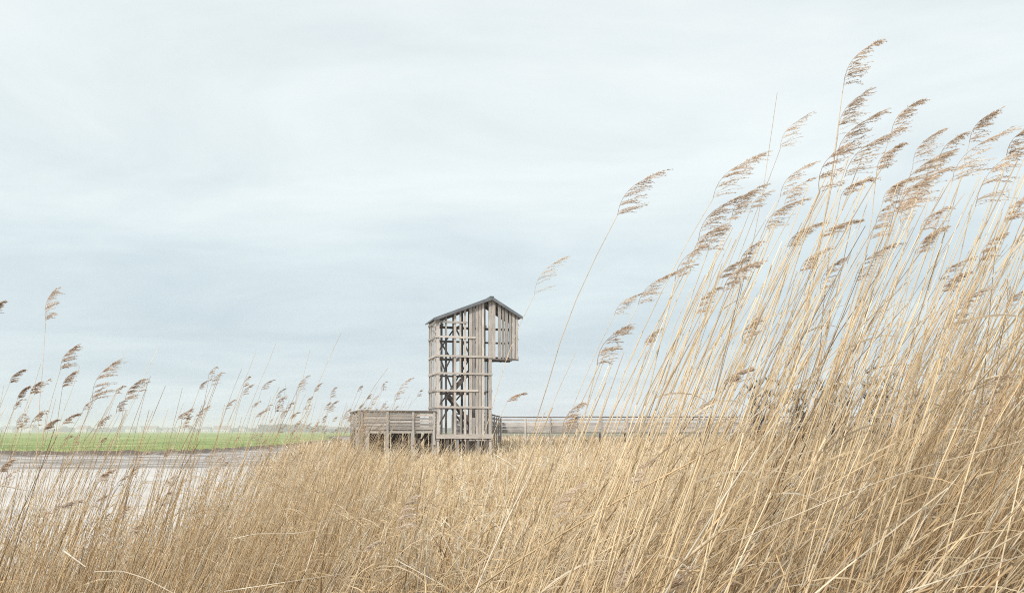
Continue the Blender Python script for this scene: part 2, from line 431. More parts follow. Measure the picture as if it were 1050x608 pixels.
# ------------------------------------------------------------------ timber building helpers
def box_mesh(dx_, dy_, dz_, mat, skew=0.0, top_l=None, top_r=None):
    """a board or beam centred on x and y, from z=0 to dz (or to two top heights left/right); UV runs along the grain"""
    hx, hy = dx_ / 2, dy_ / 2
    tl = dz_ if top_l is None else top_l
    tr_ = dz_ if top_r is None else top_r
    vs_ = [(-hx, -hy, 0), (hx, -hy, 0), (hx, hy, 0), (-hx, hy, 0), (-hx, -hy, tl), (hx, -hy, tr_), (hx, hy, tr_), (-hx, hy, tl)]
    fs = [(0, 3, 2, 1), (4, 5, 6, 7), (0, 1, 5, 4), (1, 2, 6, 5), (2, 3, 7, 6), (3, 0, 4, 7)]
    me = bpy.data.meshes.new('board'); me.from_pydata(vs_, [], fs)
    uv = me.uv_layers.new(name='UVMap')
    dims = (dx_, dy_, dz_); la = int(np.argmax(dims))
    oth = [a for a in range(3) if a != la]
    for lp in me.loops:
        c = vs_[lp.vertex_index]
        uv.data[lp.index].uv = (c[la], c[oth[0]] + c[oth[1]])
    me.materials.append(mat)
    return me

_mesh_cache = {}
def board(name, parent, u0, u1, v0, v1, w0, w1, mat=None, tops=None, tilt=0.0):
    mat = mat or M_WOOD
    key = (round(u1 - u0, 3), round(v1 - v0, 3), round(w1 - w0, 3), mat.name, tops and (round(tops[0] - w0, 3), round(tops[1] - w0, 3)))
    me = _mesh_cache.get(key)
    if me is None:
        me = box_mesh(u1 - u0, v1 - v0, w1 - w0, mat, 0, *((tops[0] - w0, tops[1] - w0) if tops else (None, None)))
        _mesh_cache[key] = me
    ob = link(name, me, parent, ((u0 + u1) / 2, (v0 + v1) / 2, w0))
    if tilt: ob.rotation_euler = (0, tilt, 0)
    return ob

def beam(name, parent, p0, p1, wd, th, mat=None):
    """a straight timber between two points of its thing"""
    mat = mat or M_WOOD
    a, b = Vector(p0), Vector(p1)
    d = b - a
    me = box_mesh(wd, th, d.length, mat)
    ob = link(name, me, parent, a)
    ob.rotation_mode = 'QUATERNION'; ob.rotation_quaternion = d.to_track_quat('Z', 'Y')
    return ob

# ------------------------------------------------------------------ the observation tower
YAW = math.radians(17)
TW = empty('observation_tower', (-3.87, 40.0, 0.0), YAW)
tag(TW, 'tall slatted timber lookout tower with grey pitched roof and overhanging upper room', 'tower')
DEP = 2.0
W_, WC = 2.93, 4.37                       # width of the shaft, width with the overhanging room
PK = (2.9, 8.66)
def roof_z(u):
    return 7.50 + (PK[1] - 7.50) * (u / PK[0]) if u <= PK[0] else PK[1] - (PK[1] - 7.72) * (u - PK[0]) / (4.5 - PK[0])
rj = random.Random(5)
def clad(u0, u1, w0, v0=-0.03, v1=0.0, w1=None, mat=None, name='board'):
    if w1 is None:
        a, b = roof_z(u0) - 0.05, roof_z(u1) - 0.05
        return board(name, TW, u0, u1, v0, v1, w0, max(a, b), mat, (a, b))
    return board(name, TW, u0, u1, v0, v1, w0, w1, mat)
# corner posts
for (u, v, w0) in ((0.07, 0.07, -0.1), (0.07, DEP - 0.07, -0.1), (W_ - 0.07, 0.07, -0.1), (W_ - 0.07, DEP - 0.07, -0.1)):
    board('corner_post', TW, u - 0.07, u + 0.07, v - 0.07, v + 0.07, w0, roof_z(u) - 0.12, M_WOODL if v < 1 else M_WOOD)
for (u, v) in ((WC - 0.07, 0.07), (WC - 0.07, DEP - 0.07)):
    board('corner_post', TW, u - 0.06, u + 0.06, v - 0.06, v + 0.06, 5.50, roof_z(u) - 0.12, M_WOOD)
# front face boards: (left, right, bottom, top or None = to the roof)
front = [(0.00, 0.15, 1.2, None), (0.47, 0.53, 6.5, None), (0.89, 1.02, 1.2, None), (1.20, 1.29, 4.6, None), (1.46, 1.57, 1.2, None), (1.22, 1.31, 1.2, 3.0),
         (1.71, 1.86, 1.2, None), (1.895, 2.03, 2.85, None), (2.06, 2.20, 1.2, None), (2.225, 2.37, 1.2, None), (2.40, 2.53, 1.2, None),
         (2.78, 2.93, 1.2, None), (1.895, 2.03, 1.2, 2.4), (2.58, 2.68, 1.2, 3.0)]
for a, b, w0, w1 in front:
    j = rj.uniform(-0.012, 0.012)
    clad(a + j, b + j, w0, w1=w1, mat=rj.choice([M_WOOD, M_WOODL, M_WOODL]))
for a, b in ((2.94, 3.13), (3.27, 3.44), (3.49, 3.62), (3.67, 3.82), (3.89, 4.01), (4.06, 4.19), (4.25, 4.37)):
    clad(a, b, 5.50 + rj.uniform(-0.02, 0.02), mat=rj.choice([M_WOOD, M_WOOD, M_WOODL]))
# horizontal bands nailed across the face and the left side, proud of the boards
bands = [7.26, 6.50, 5.52, 4.63, 3.75, 2.89]
for k, w in enumerate(bands):
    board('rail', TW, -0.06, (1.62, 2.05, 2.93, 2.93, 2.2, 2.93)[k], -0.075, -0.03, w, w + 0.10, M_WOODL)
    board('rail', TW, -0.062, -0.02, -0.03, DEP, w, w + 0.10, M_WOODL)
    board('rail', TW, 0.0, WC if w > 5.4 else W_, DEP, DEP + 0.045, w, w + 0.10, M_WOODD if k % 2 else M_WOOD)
    board('rail', TW, W_, W_ + 0.04, -0.02, DEP, w, w + 0.10, M_WOOD) if w < 5.4 else board('rail', TW, WC, WC + 0.04, -0.02, DEP, w, w + 0.10, M_WOOD)
board('sill_board', TW, -0.03, 2.98, -0.085, -0.03, 1.32, 1.55, M_WOODL)
board('sill_board', TW, 2.95, 4.40, -0.04, 0.02, 5.42, 5.498, M_WOODD)
# left side boards, narrow with gaps
for v0, v1 in ((0.0, 0.16), (0.34, 0.50), (0.72, 0.86), (1.06, 1.22), (1.42, 1.58), (1.84, 2.0)):
    board('board', TW, -0.02, 0.0, v0, v1, 1.2 + rj.uniform(-0.05, 0.05), 7.42, rj.choice([M_WOOD, M_WOODL]))
# right side boards of the shaft and the room
for v0 in (0.05, 0.4, 0.75, 1.1, 1.5, 1.8):
    board('board', TW, W_ + 0.0, W_ + 0.02, v0, v0 + 0.15, 1.2, 5.5, M_WOOD)
    board('board', TW, WC, WC + 0.02, v0, v0 + 0.15, 5.5, 7.7, M_WOOD)
# back face: sparser
for a, b, w0, w1 in ((0.0, 0.13, 1.2, None), (0.62, 0.74, 1.2, None), (1.28, 1.40, 1.2, None), (1.75, 1.88, 1.2, None), (2.15, 2.27, 1.2, None), (2.45, 2.57, 1.2, None), (2.7, 2.85, 1.2, None),
                     (3.05, 3.14, 5.5, None), (3.50, 3.60, 5.5, None), (3.95, 4.04, 5.5, None), (4.26, 4.37, 5.5, None)):
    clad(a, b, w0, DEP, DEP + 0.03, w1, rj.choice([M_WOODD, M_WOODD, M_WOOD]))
# middle frame: floors, beams, diagonal braces and the stairs seen through the gaps
for w in (7.10, 5.42, 3.62, 1.42):
    for u in (0.3, 1.3, 2.6):
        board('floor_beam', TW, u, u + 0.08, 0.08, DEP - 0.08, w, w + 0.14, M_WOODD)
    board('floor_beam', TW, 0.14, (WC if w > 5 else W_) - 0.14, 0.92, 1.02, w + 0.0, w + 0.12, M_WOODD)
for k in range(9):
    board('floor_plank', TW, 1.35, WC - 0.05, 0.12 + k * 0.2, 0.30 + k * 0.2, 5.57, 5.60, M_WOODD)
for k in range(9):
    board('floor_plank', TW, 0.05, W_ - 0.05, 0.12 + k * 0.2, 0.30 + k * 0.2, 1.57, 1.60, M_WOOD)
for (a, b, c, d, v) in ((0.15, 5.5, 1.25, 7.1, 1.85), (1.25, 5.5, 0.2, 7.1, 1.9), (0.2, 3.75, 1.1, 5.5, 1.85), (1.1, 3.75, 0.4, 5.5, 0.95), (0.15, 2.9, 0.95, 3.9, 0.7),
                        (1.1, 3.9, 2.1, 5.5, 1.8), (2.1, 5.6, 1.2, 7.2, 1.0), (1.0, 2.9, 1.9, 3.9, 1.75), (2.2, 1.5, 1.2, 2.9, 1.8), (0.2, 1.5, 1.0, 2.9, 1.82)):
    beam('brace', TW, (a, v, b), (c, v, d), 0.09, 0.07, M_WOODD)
for (u0, w0, u1, w1, v) in ((2.5, 1.6, 0.8, 3.65, 1.25), (0.8, 3.65, 2.5, 5.55, 0.45)):
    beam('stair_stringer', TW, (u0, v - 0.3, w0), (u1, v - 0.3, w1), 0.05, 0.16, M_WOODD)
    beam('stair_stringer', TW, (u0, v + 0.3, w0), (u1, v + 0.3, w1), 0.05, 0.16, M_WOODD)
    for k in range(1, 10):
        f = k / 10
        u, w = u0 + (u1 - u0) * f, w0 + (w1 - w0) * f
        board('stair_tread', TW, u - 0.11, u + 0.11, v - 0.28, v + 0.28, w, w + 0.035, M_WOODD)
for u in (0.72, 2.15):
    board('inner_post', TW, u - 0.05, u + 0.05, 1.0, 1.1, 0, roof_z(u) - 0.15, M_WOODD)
# roof: two pitched slabs, a ridge cap, rafters and barge boards
def roof_slab(name, u0, z0, u1, z1, v0, v1, th, mat):
    vs_ = [(u0, v0, z0), (u1, v0, z1), (u1, v1, z1), (u0, v1, z0), (u0, v0, z0 + th), (u1, v0, z1 + th), (u1, v1, z1 + th), (u0, v1, z0 + th)]
    fs = [(0, 3, 2, 1), (4, 5, 6, 7), (0, 1, 5, 4), (1, 2, 6, 5), (2, 3, 7, 6), (3, 0, 4, 7)]
    me = bpy.data.meshes.new(name); me.from_pydata(vs_, [], fs)
    me.uv_layers.new(name='UVMap'); me.materials.append(mat)
    return link(name, me, TW)
rl, rr = -0.18, 4.50
zl = 7.50 - 0.40 * 0.18 - 0.02
roof_slab('roof_panel', rl, zl, PK[0] - 0.002, PK[1] - 0.02, -0.22, DEP + 0.2, 0.07, M_ROOF)
roof_slab('roof_panel', PK[0] + 0.002, PK[1] - 0.02, rr + 0.08, roof_z(rr + 0.08), -0.22, DEP + 0.2, 0.07, M_ROOF)
roof_slab('barge_board', rl, zl - 0.09, PK[0] - 0.002, PK[1] - 0.115, -0.225, -0.19, 0.15, M_ROOF)
roof_slab('barge_board', PK[0] + 0.002, PK[1] - 0.115, rr + 0.08, roof_z(rr + 0.08) - 0.09, -0.225, -0.19, 0.15, M_ROOF)
roof_slab('ridge_cap', PK[0] - 0.1, PK[1] + 0.02, PK[0] + 0.1, PK[1] + 0.015, -0.24, DEP + 0.22, 0.05, M_ROOF)
for v in (0.02, 0.95, 1.88):
    roof_slab('rafter', 0.0, 7.36, PK[0] - 0.01, PK[1] - 0.15, v, v + 0.07, 0.12, M_WOODD)
    roof_slab('rafter', PK[0] + 0.01, PK[1] - 0.15, WC, roof_z(WC) - 0.13, v, v + 0.07, 0.12, M_WOODD)
# legs below the floor and their braces
for u in (0.55, 1.1, 1.65, 2.2, 2.7):
    for v in (0.05, 1.0, 1.9):
        board('pile', TW, u - 0.07, u + 0.07, v - 0.07, v + 0.07, -0.2, 1.318 if v < 0.1 else 1.40, M_WOOD if u in (1.1, 2.2) else M_WOODD)
for (u0, u1) in ((0.1, 1.1), (2.2, 1.2), (2.9, 2.0)):
    beam('brace', TW, (u0, 0.2, 0.1), (u1, 0.2, 1.35), 0.1, 0.06, M_WOOD)

# ------------------------------------------------------------------ railed platform to the left of the tower
PF = empty('viewing_platform', (-3.87, 40.0, 0.0), YAW)
tag(PF, 'low timber platform on stilts with boarded railing, left of the tower', 'platform')
PU0, PU1, PV = -3.85, -0.05, 4.4
for u in (-3.8, -2.52, -1.22, -0.14):
    board('railing_post', PF, u - 0.055, u + 0.055, -0.10, -0.03, 1.0, 2.70, M_WOOD)
    board('pile', PF, u - 0.09, u + 0.09, 0.0, 0.18, -0.2, 1.60, M_WOOD)
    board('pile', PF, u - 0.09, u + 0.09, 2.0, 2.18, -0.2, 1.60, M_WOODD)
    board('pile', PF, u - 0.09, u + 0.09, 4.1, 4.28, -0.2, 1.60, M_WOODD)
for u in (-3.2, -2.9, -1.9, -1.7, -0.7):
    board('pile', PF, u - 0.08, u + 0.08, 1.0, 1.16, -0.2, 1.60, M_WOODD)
rows = [(1.78, 1.94), (1.96, 2.11), (2.14, 2.27), (2.30, 2.43), (2.455, 2.58), (2.60, 2.70)]
cuts = [PU0, -2.52, -1.22, PU1]
for i, (w0, w1) in enumerate(rows):
    for a, b in zip(cuts[:-1], cuts[1:]):
        if (i, a) in ((2, -2.52), (3, -1.22)):      # a slipped board leaves a gap
            w0_, w1_ = w0 - 0.012, w1 - 0.05
        else:
            w0_, w1_ = w0, w1 - rj.uniform(0, 0.012)
        board('railing_board', PF, a + 0.004, b - 0.004, -0.03, -0.005, w0_, w1_, rj.choice([M_WOOD, M_WOOD, M_WOODL]))
    for a, b in ((0.05, 1.5), (1.51, 3.0), (3.01, PV)):
        board('railing_board', PF, PU0 - 0.03, PU0, a, b, w0, w1 - rj.uniform(0, 0.02), M_WOOD)
    board('railing_board', PF, PU0, PU1, PV, PV + 0.03, w0, w1 - 0.01, M_WOODD)
for v in (0.02, 1.5, 3.0, 4.35):
    board('railing_post', PF, PU0 - 0.09, PU0 - 0.03, v - 0.05, v + 0.05, 1.0, 2.70, M_WOOD)
board('rail_cap', PF, PU0 - 0.08, PU1 + 0.02, -0.13, 0.05, 2.702, 2.75, M_WOODD)
board('rail_cap', PF, PU0 - 0.12, PU0 + 0.06, 0.052, PV + 0.06, 2.702, 2.75, M_WOODD)
board('rail_cap', PF, PU0 + 0.062, PU1 + 0.02, PV - 0.08, PV + 0.06, 2.702, 2.75, M_WOODD)
for k in range(20):
    board('deck_plank', PF, PU0 + 0.02, PU1, 0.02 + k * 0.218, 0.02 + k * 0.218 + 0.205, 1.73, 1.77, M_WOOD)
for v in (0.03, 1.4, 2.8, 4.2):
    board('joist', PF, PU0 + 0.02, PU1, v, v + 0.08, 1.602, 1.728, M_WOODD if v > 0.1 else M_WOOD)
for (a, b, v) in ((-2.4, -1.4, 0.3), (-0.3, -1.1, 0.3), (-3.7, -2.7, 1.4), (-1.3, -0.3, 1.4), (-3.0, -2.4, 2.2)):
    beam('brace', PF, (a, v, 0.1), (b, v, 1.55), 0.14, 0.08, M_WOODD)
for k in range(11):                                            # added dark boards along the back, standing in for shade under the deck
    board('skirt_or_shade_board', PF, PU0 + 0.1 + k * 0.34, PU0 + 0.38 + k * 0.34, PV - 0.2, PV - 0.17, 0.0, 1.6, M_WOODD)
for k in range(5):                                             # boarded skirt at the left corner
    board('skirt_or_shade_board', PF, PU0 - 0.04, PU0 - 0.015, 0.05 + k * 0.5, 0.5 + k * 0.5, 0.2 + 0.1 * (k % 2), 1.60, M_WOOD)
board('skirt_or_shade_board', PF, PU0, PU0 + 0.2, -0.03, -0.005, 0.3, 1.76, M_WOOD)
board('skirt_or_shade_board', PF, PU0 + 0.24, PU0 + 0.42, -0.03, -0.005, 0.5, 1.76, M_WOOD)

# ------------------------------------------------------------------ the boardwalk running off to the right behind the tower
def boardwalk(p0, p1, label):
    a, b = Vector(p0), Vector(p1)
    ln = (b - a).length
    W = empty('boardwalk', (a.x, a.y, 0), math.atan2(b.y - a.y, b.x - a.x))
    tag(W, label, 'boardwalk')
    nseg = max(1, int(round(ln / 1.9))); s = ln / nseg
    for side, v in ((0, 0.0), (1, 1.8)):
        e = 1 if side == 0 else -1
        for k in range(nseg + 1):
            u = min(k * s, ln - 0.05)
            board('railing_post', W, u - 0.05, u + 0.05, v - 0.09 * e - 0.045, v - 0.09 * e + 0.045, -0.1, 2.66, M_WOODL if side == 0 else M_WOOD)
        for k in range(nseg):
            u0, u1 = k * s + 0.004, (k + 1) * s - 0.004
            dz = rj.uniform(-0.012, 0.012)
            board('hand_rail', W, u0, u1, v - 0.15, v + 0.03, 2.72 + dz, 2.77 + dz, M_WOODD)
            board('rail', W, u0, u1, v - 0.04, v, 2.47 + dz, 2.58 + dz, M_WOODL)
            for w in (1.62, 1.87, 2.12):
                board('railing_board', W, u0, u1, v - 0.03, v, w + dz, w + 0.235 + rj.uniform(-0.05, 0.005), rj.choice([M_WOODL, M_WOOD, M_WOOD]))
    board('deck', W, 0, ln, 0.03, 1.73, 1.56, 1.64, M_WOOD)
    return W
boardwalk((-0.9, 57.0, 0), (27.0, 56.0, 0), 'long raised timber boardwalk with boarded railings behind the reeds, right of the tower')
boardwalk((-1.6, 45.4, 0), (-0.9, 56.6, 0), 'short timber walkway joining the back of the tower to the long boardwalk')

# ------------------------------------------------------------------ plumes
def plume(B, base, dirv, length, dens=1.0, wind=(1.0, 0.0), fine=True, tone=0.5):
    """a seed head blown downwind: an axis with tiers of branches, each carrying small spikelets"""
    base = np.asarray(base, float); d = np.asarray(dirv, float); d /= np.linalg.norm(d)
    wv = np.array([wind[0], wind[1], 0.0]); wv /= np.linalg.norm(wv)
    nb = max(5, int(44 * dens))
    k = 8
    s = np.linspace(0, 1, k)
    bend = wv * -0.13 + np.array([0, 0, 0.09])
    axis_p = base + d * length * s[:, None] + bend * length * np.sin(np.pi * s ** 0.9)[:, None]
    strands(B, axis_p[None], (0.0013 * (1 - 0.7 * s))[None], np.array([tone * 0.9]), 3)
    nt6 = rng.integers(5, 9)
    tiers = rng.integers(0, nt6, nb) / nt6 + rng.uniform(0, 0.09, nb)
    tiers = np.sort(np.clip(tiers, 0.0, 0.97))
    bl = length * (0.46 * (1 - 0.45 * tiers)) * rng.uniform(0.6, 1.2, nb)
    o_ = np.stack([np.interp(tiers, s, axis_p[:, i]) for i in range(3)], 1)
    yy = rng.normal(0, 0.26, nb)
    up = rng.normal(0.26, 0.14, nb)
    # branch leaves along the stem, then streams out with the wind and droops at its end
    e1 = d[None] * 0.55 + wv[None] * 0.35 + np.stack([np.zeros(nb), yy, np.zeros(nb)], 1)
    e2 = wv[None] * 0.95 + d[None] * 0.06 + np.stack([np.zeros(nb), yy, up], 1)
    u = np.linspace(0, 1, 6)[None, :, None]
    P = o_[:, None] + bl[:, None, None] * (e1[:, None] * (u - u ** 2 * 0.5) * 0.8 + e2[:, None] * u ** 1.6 * 0.72 + np.array([0, 0, -0.10]) * u ** 3)
    tn = np.clip(rng.normal(tone, 0.2, nb), 0, 1)
    strands(B, P, np.full((nb, 6), 0.00055), tn, 1)
    # spikelets
    ns = int((23 if fine else 8) * max(0.6, dens))
    n_ = nb * ns
    f = rng.uniform(0.12, 1.0, (nb, ns))
    fi = f * 5; i0 = np.clip(fi.astype(int), 0, 4); fr = fi - i0
    ar = np.arange(nb)[:, None]
    C = P[ar, i0] * (1 - fr[..., None]) + P[ar, i0 + 1] * fr[..., None]
    Tn = P[ar, i0 + 1] - P[ar, i0]; Tn /= np.linalg.norm(Tn, axis=2, keepdims=True) + 1e-9
    dirs = Tn + rng.normal(0, 0.33, (nb, ns, 3)); dirs /= np.linalg.norm(dirs, axis=2, keepdims=True)
    L_ = rng.uniform(0.007, 0.014, (nb, ns, 1)) * (1.0 if fine else 1.7)
    Wd = rng.uniform(0.0007, 0.0014, (nb, ns, 1)) * (1.0 if fine else 2.0)
    sd_ = np.cross(dirs, rng.normal(0, 1, (nb, ns, 3))); sd_ /= np.linalg.norm(sd_, axis=2, keepdims=True) + 1e-9
    V = np.stack([C, C + dirs * L_ * 0.5 + sd_ * Wd, C + dirs * L_, C + dirs * L_ * 0.5 - sd_ * Wd], 2)
    qi = np.arange(n_ * 4).reshape(-1, 4)
    tt = np.clip(np.repeat(tn, ns) + rng.normal(0, 0.2, n_), 0, 1)
    B.add(V, qi, None, np.repeat(tt, 4))
    return axis_p[-1]

def bez(p0, p1, p2, p3, k):
    t_ = np.linspace(0, 1, k)[:, None]
    return (1 - t_) ** 3 * p0 + 3 * (1 - t_) ** 2 * t_ * p1 + 3 * (1 - t_) * t_ ** 2 * p2 + t_ ** 3 * p3

# ------------------------------------------------------------------ single reeds that can be picked out
G_R = 'single reeds standing out of the right-hand thicket'
G_L = 'single reeds along the left bank'
n_single = 0
def reed(top, plume_vec, lean=0.28, slope=0.35, r0=0.0032, label=None, group=None, leaves=0, pale=False, dens=1.0, tone=None, wy=0.0, name='reed'):
    """top: where the cane ends and the plume begins; plume_vec: from there to the plume's tip (None = bare cane)"""
    global n_single
    n_single += 1
    top = np.asarray(top, float)
    gz = 0.0
    H = top[2] - gz
    root = np.array([top[0] - lean * H, top[1] + wy * H, 0.0])
    gz = float(ground_z(np.array([root[0]]), np.array([root[1]]))[0]) - 0.03
    root[2] = gz
    H = top[2] - gz
    p1 = root + np.array([lean * 0.55 * H * 0.4, 0, 0.4 * H])
    p2 = top - np.array([slope, 0, 1.0]) * 0.33 * H
    T_ = empty(name, root)
    K = 15
    Pc = bez(root, p1, p2, top, K)
    Pc[1:-1, 0] += rng.normal(0, 0.004, K - 2)
    R = r0 * np.linspace(1.0, 0.42, K)
    B = Batch(); tn = float(np.clip(rng.normal(0.5, 0.2), 0.05, 0.98))
    strands(B, Pc[None], R[None], np.array([tn]), 5)
    link('stem', B.mesh('stem', M_PALE if pale else M_CANE, root, True), T_)
    if plume_vec is not None:
        B = Batch()
        pv = np.asarray(plume_vec, float)
        plume(B, top, pv, float(np.linalg.norm(pv)), dens, (1, rng.uniform(-0.3, 0.3)), True, tone if tone is not None else rng.uniform(0.5, 0.9))
        link('plume', B.mesh('plume', M_PLUME, top), T_, tuple(top - root))
    for j in range(leaves):
        B = Batch()
        f = rng.uniform(0.3, 0.85); i = int(f * (K - 1)); b0 = Pc[i]
        le = rng.uniform(0.15, 0.34); dy_ = rng.uniform(-0.4, 0.4)
        dirn = np.array([rng.uniform(0.6, 1.0), dy_, rng.uniform(0.2, 0.9)])
        pts = bez(b0, b0 + dirn * le * 0.35, b0 + dirn * le * 0.7 + [0.03, 0, 0], b0 + dirn * le + np.array([0.05, 0, -0.35 * le]), 7)
        strands(B, pts[None], (0.0030 * np.array([0.5, 1, 1, 0.85, 0.65, 0.4, 0.08]))[None], np.array([rng.uniform(0, 1)]), 1)
        link('leaf', B.mesh('leaf', M_LEAF, b0), T_, tuple(b0 - root))
    tag(T_, label, 'reed', group)
    return T_

def px_reed(bx, by, tx, ty, d, lean, slope, label, group, **kw):
    base = at(bx, by, d); tip = at(tx, ty, d)
    pv = tip - base; pv[1] = rng.uniform(-0.1, 0.1) * np.linalg.norm(pv)
    return reed(base, pv, lean, slope, label=label, group=group, **kw)

RIGHT = [
 (865, 88, 895, 46, 3.0, .17, .12, 'tallest reed of all, its brown plume topping the right thicket'),
 (859, 140, 888, 94, 3.1, .18, .14, 'reed whose plume streams out just below that of the tallest reed'),
 (858, 164, 898, 118, 3.2, .2, .2, 'third plumed reed down from the tip of the tallest reed'),
 (866, 182, 917, 137, 3.0, .24, .3, 'reed with long drooping plume right of the tallest reed, below the small high plume'),
 (914, 137, 943, 104, 3.3, .26, .35, 'reed with small high plume standing alone right of the tallest reed'),
 (899, 175, 921, 150, 3.1, .15, .12, 'short plumed reed on straight upright cane under the small high plume'),
 (862, 202, 893, 184, 3.2, .2, .15, 'reed with flat brown plume tucked under the cluster of the tallest reed'),
 (936, 172, 964, 134, 3.8, .3, .35, 'pale blurred plume just above the broad bushy plume right of centre of the thicket'),
 (921, 216, 969, 156, 2.8, .3, .4, 'reed with broad bushy brown plume, widest head in the thicket'),
 (994, 146, 1022, 114, 3.1, .28, .25, 'reed with high plume near the right edge, second tallest in the thicket'),
 (976, 187, 1026, 138, 3.0, .32, .35, 'reed with ragged long plume right below the second tallest one'),
 (1000, 212, 1052, 150, 2.6, .33, .4, 'reed with long dark arching plume cut by the right edge of the picture'),
 (1032, 160, 1062, 128, 3.0, .3, .35, 'reed with high plume leaving the picture at the right edge'),
 (1030, 228, 1062, 198, 2.9, .3, .35, 'lower plumed reed half out of the picture at the right edge'),
 (633, 221, 674, 178, 3.4, .22, .55, 'lone arching reed with brown plume right of the tower, left of the thicket'),
 (731, 204, 779, 160, 3.2, .30, .6, 'arching reed with thin high plume at the left shoulder of the thicket'),
 (716, 247, 757, 202, 3.3, .30, .5, 'reed with long plume just below the arching left-shoulder reed'),
 (750, 224, 779, 192, 3.3, .28, .4, 'reed with dark plume right of the arching left-shoulder reed'),
 (800, 153, 828, 118, 4.2, .28, .4, 'pale soft plume high between left shoulder and tallest reed'),
 (800, 202, 828, 170, 3.4, .28, .4, 'reed with compact plume under the pale soft high plume'),
 (783, 237, 822, 205, 3.3, .3, .45, 'reed with spreading plume left of centre in the thicket, under the compact plume'),
 (807, 254, 840, 230, 3.4, .3, .4, 'reed with flat plume below the spreading plume in the thicket'),
 (842, 243, 878, 229, 3.2, .2, .3, 'reed with nearly level streaming plume crossing the tallest cane'),
 (820, 279, 847, 256, 3.4, .28, .4, 'reed with small plume low beside the tallest cane'),
 (876, 289, 914, 252, 3.3, .3, .4, 'reed with long low plume right of the tallest cane'),
 (892, 246, 922, 212, 3.9, .3, .35, 'faint plumed reed behind the broad bushy plume'),
 (738, 286, 767, 266, 3.5, .28, .35, 'reed with small dark plume low at the left side of the thicket'),
 (654, 313, 690, 281, 3.6, .28, .5, 'reed with curling plume between the lone arching reed and the thicket'),
 (630, 323, 656, 302, 4.0, .28, .5, 'reed with small pale curling plume right of the tower roof'),
 (713, 323, 735, 295, 3.6, .26, .4, 'reed with short tufted plume low at the thicket\'s left flank'),
 (660, 356, 676, 338, 4.6, .26, .4, 'small thin-plumed reed low left of the thicket above the boardwalk'),
 (742, 394, 768, 380, 2.5, .24, .3, 'reed with brown plume hanging low against the sky above the boardwalk\'s far end'),
 (548, 302, 577, 264, 4.6, .2, .5, 'thin reed with pale feathery plume just right of the tower roof'),
 (520, 412, 537, 404, 5.2, .1, .5, 'short reed with tiny plume beside the tower foot on the right'),
 (408, 405, 421, 388, 6.5, .25, .4, 'faint small-plumed reed in front of the platform left of the tower'),
 (940, 262, 966, 234, 3.2, .3, .35, 'reed with small plume under the broad bushy head'),
 (965, 300, 992, 280, 2.8, .3, .35, 'reed with small low plume deep in the right side of the thicket'),
 (1004, 268, 1030, 240, 2.9, .3, .35, 'reed with tufted plume below the long dark arching one'),
 (905, 208, 930, 184, 3.6, .26, .3, 'reed with small plume left of the broad bushy head'),
 (770, 214, 792, 196, 4.4, .28, .4, 'distant small plume behind the left shoulder of the thicket'),
]
for bx, by, tx, ty, d, le, slp, lab in RIGHT:
    fz = 0.7 if ('pale' in lab or 'faint' in lab or 'distant' in lab) else 1.0
    px_reed(bx, by, tx, ty, d, le, slp, lab, G_R, r0=0.0030, dens=(1.5 if 'broad' in lab else 1.05) * fz,
            tone=0.8 if fz < 1 else None, leaves=random.choice((0, 0, 1)))
LEFT = [
 (47, 329, 57, 296, 5.0, .05, .08, 'tallest reed on the left, upright with dense brown plume'),
 (62, 379, 80, 354, 4.8, .15, .3, 'reed with dark brush-like plume right of the tallest left reed'),
 (95, 411, 121, 371, 4.4, .25, .4, 'reed with largest comb-shaped plume on the left'),
 (128, 411, 146, 389, 4.8, .15, .15, 'reed with round tufted plume crossed by a bare leaning cane'),
 (64, 397, 79, 381, 5.4, .12, .15, 'reed with paler plume under the dark brush-like one'),
 (31, 404, 41, 392, 5.2, .2, .35, 'reed with small dark plume left of the tallest left reed'),
 (18, 409, 28, 397, 5.2, .22, .35, 'small dark-plumed reed second from the left edge'),
 (10, 393, 23, 380, 5.6, .25, .4, 'reed with slim pale plume nearest the left edge'),
 (45, 441, 58, 431, 4.6, .2, .3, 'low reed with plume in front of the green meadow, under the tallest left reed'),
 (64, 435, 81, 425, 5.0, .2, .3, 'low reed with spread plume in front of the horizon on the left'),
 (-8, 322, 2, 310, 4.6, .25, .3, 'reed tip just entering the picture at the left edge'),
 (217, 395, 227, 382, 8.5, .3, .4, 'small reed with plume, highest at the start of the left-centre row'),
 (204, 400, 211, 391, 9.0, .3, .4, 'small reed with plume just left of the first in the left-centre row'),
 (199, 431, 214, 417, 7.0, .3, .4, 'reed with low plume at the left end of the left-centre row'),
 (182, 430, 190, 423, 8.5, .3, .4, 'tiny plumed reed at the far left of the left-centre row'),
 (248, 406, 258, 395, 8.5, .2, .3, 'small reed with dark plume in the middle of the left-centre row'),
 (268, 400, 280, 390, 9.5, .22, .3, 'small reed with slim plume right of the row\'s dark plume'),
 (304, 406, 315, 386, 7.8, .12, .2, 'reed with biggest brown plume of the left-centre row'),
 (283, 409, 291, 399, 9.5, .2, .3, 'small reed left of the biggest plume in the left-centre row'),
 (336, 424, 344, 412, 8.4, .2, .3, 'reed with dark plume just left of the platform'),
 (339, 408, 344, 397, 9.5, .2, .3, 'slim reed rising above the one just left of the platform'),
 (322, 402, 329, 393, 9.8, .2, .3, 'small reed between the biggest row plume and the platform'),
 (231, 420, 240, 410, 8.0, .25, .35, 'reed with low plume left of the row\'s middle'),
 (297, 430, 306, 423, 8.0, .2, .3, 'reed with low plume just above the meadow left of the platform'),
 (262, 428, 274, 421, 8.0, .22, .3, 'low brown plume above the meadow in the middle of the row'),
 (352, 430, 358, 420, 9.0, .2, .3, 'small plume overlapping the platform\'s left corner'),
]
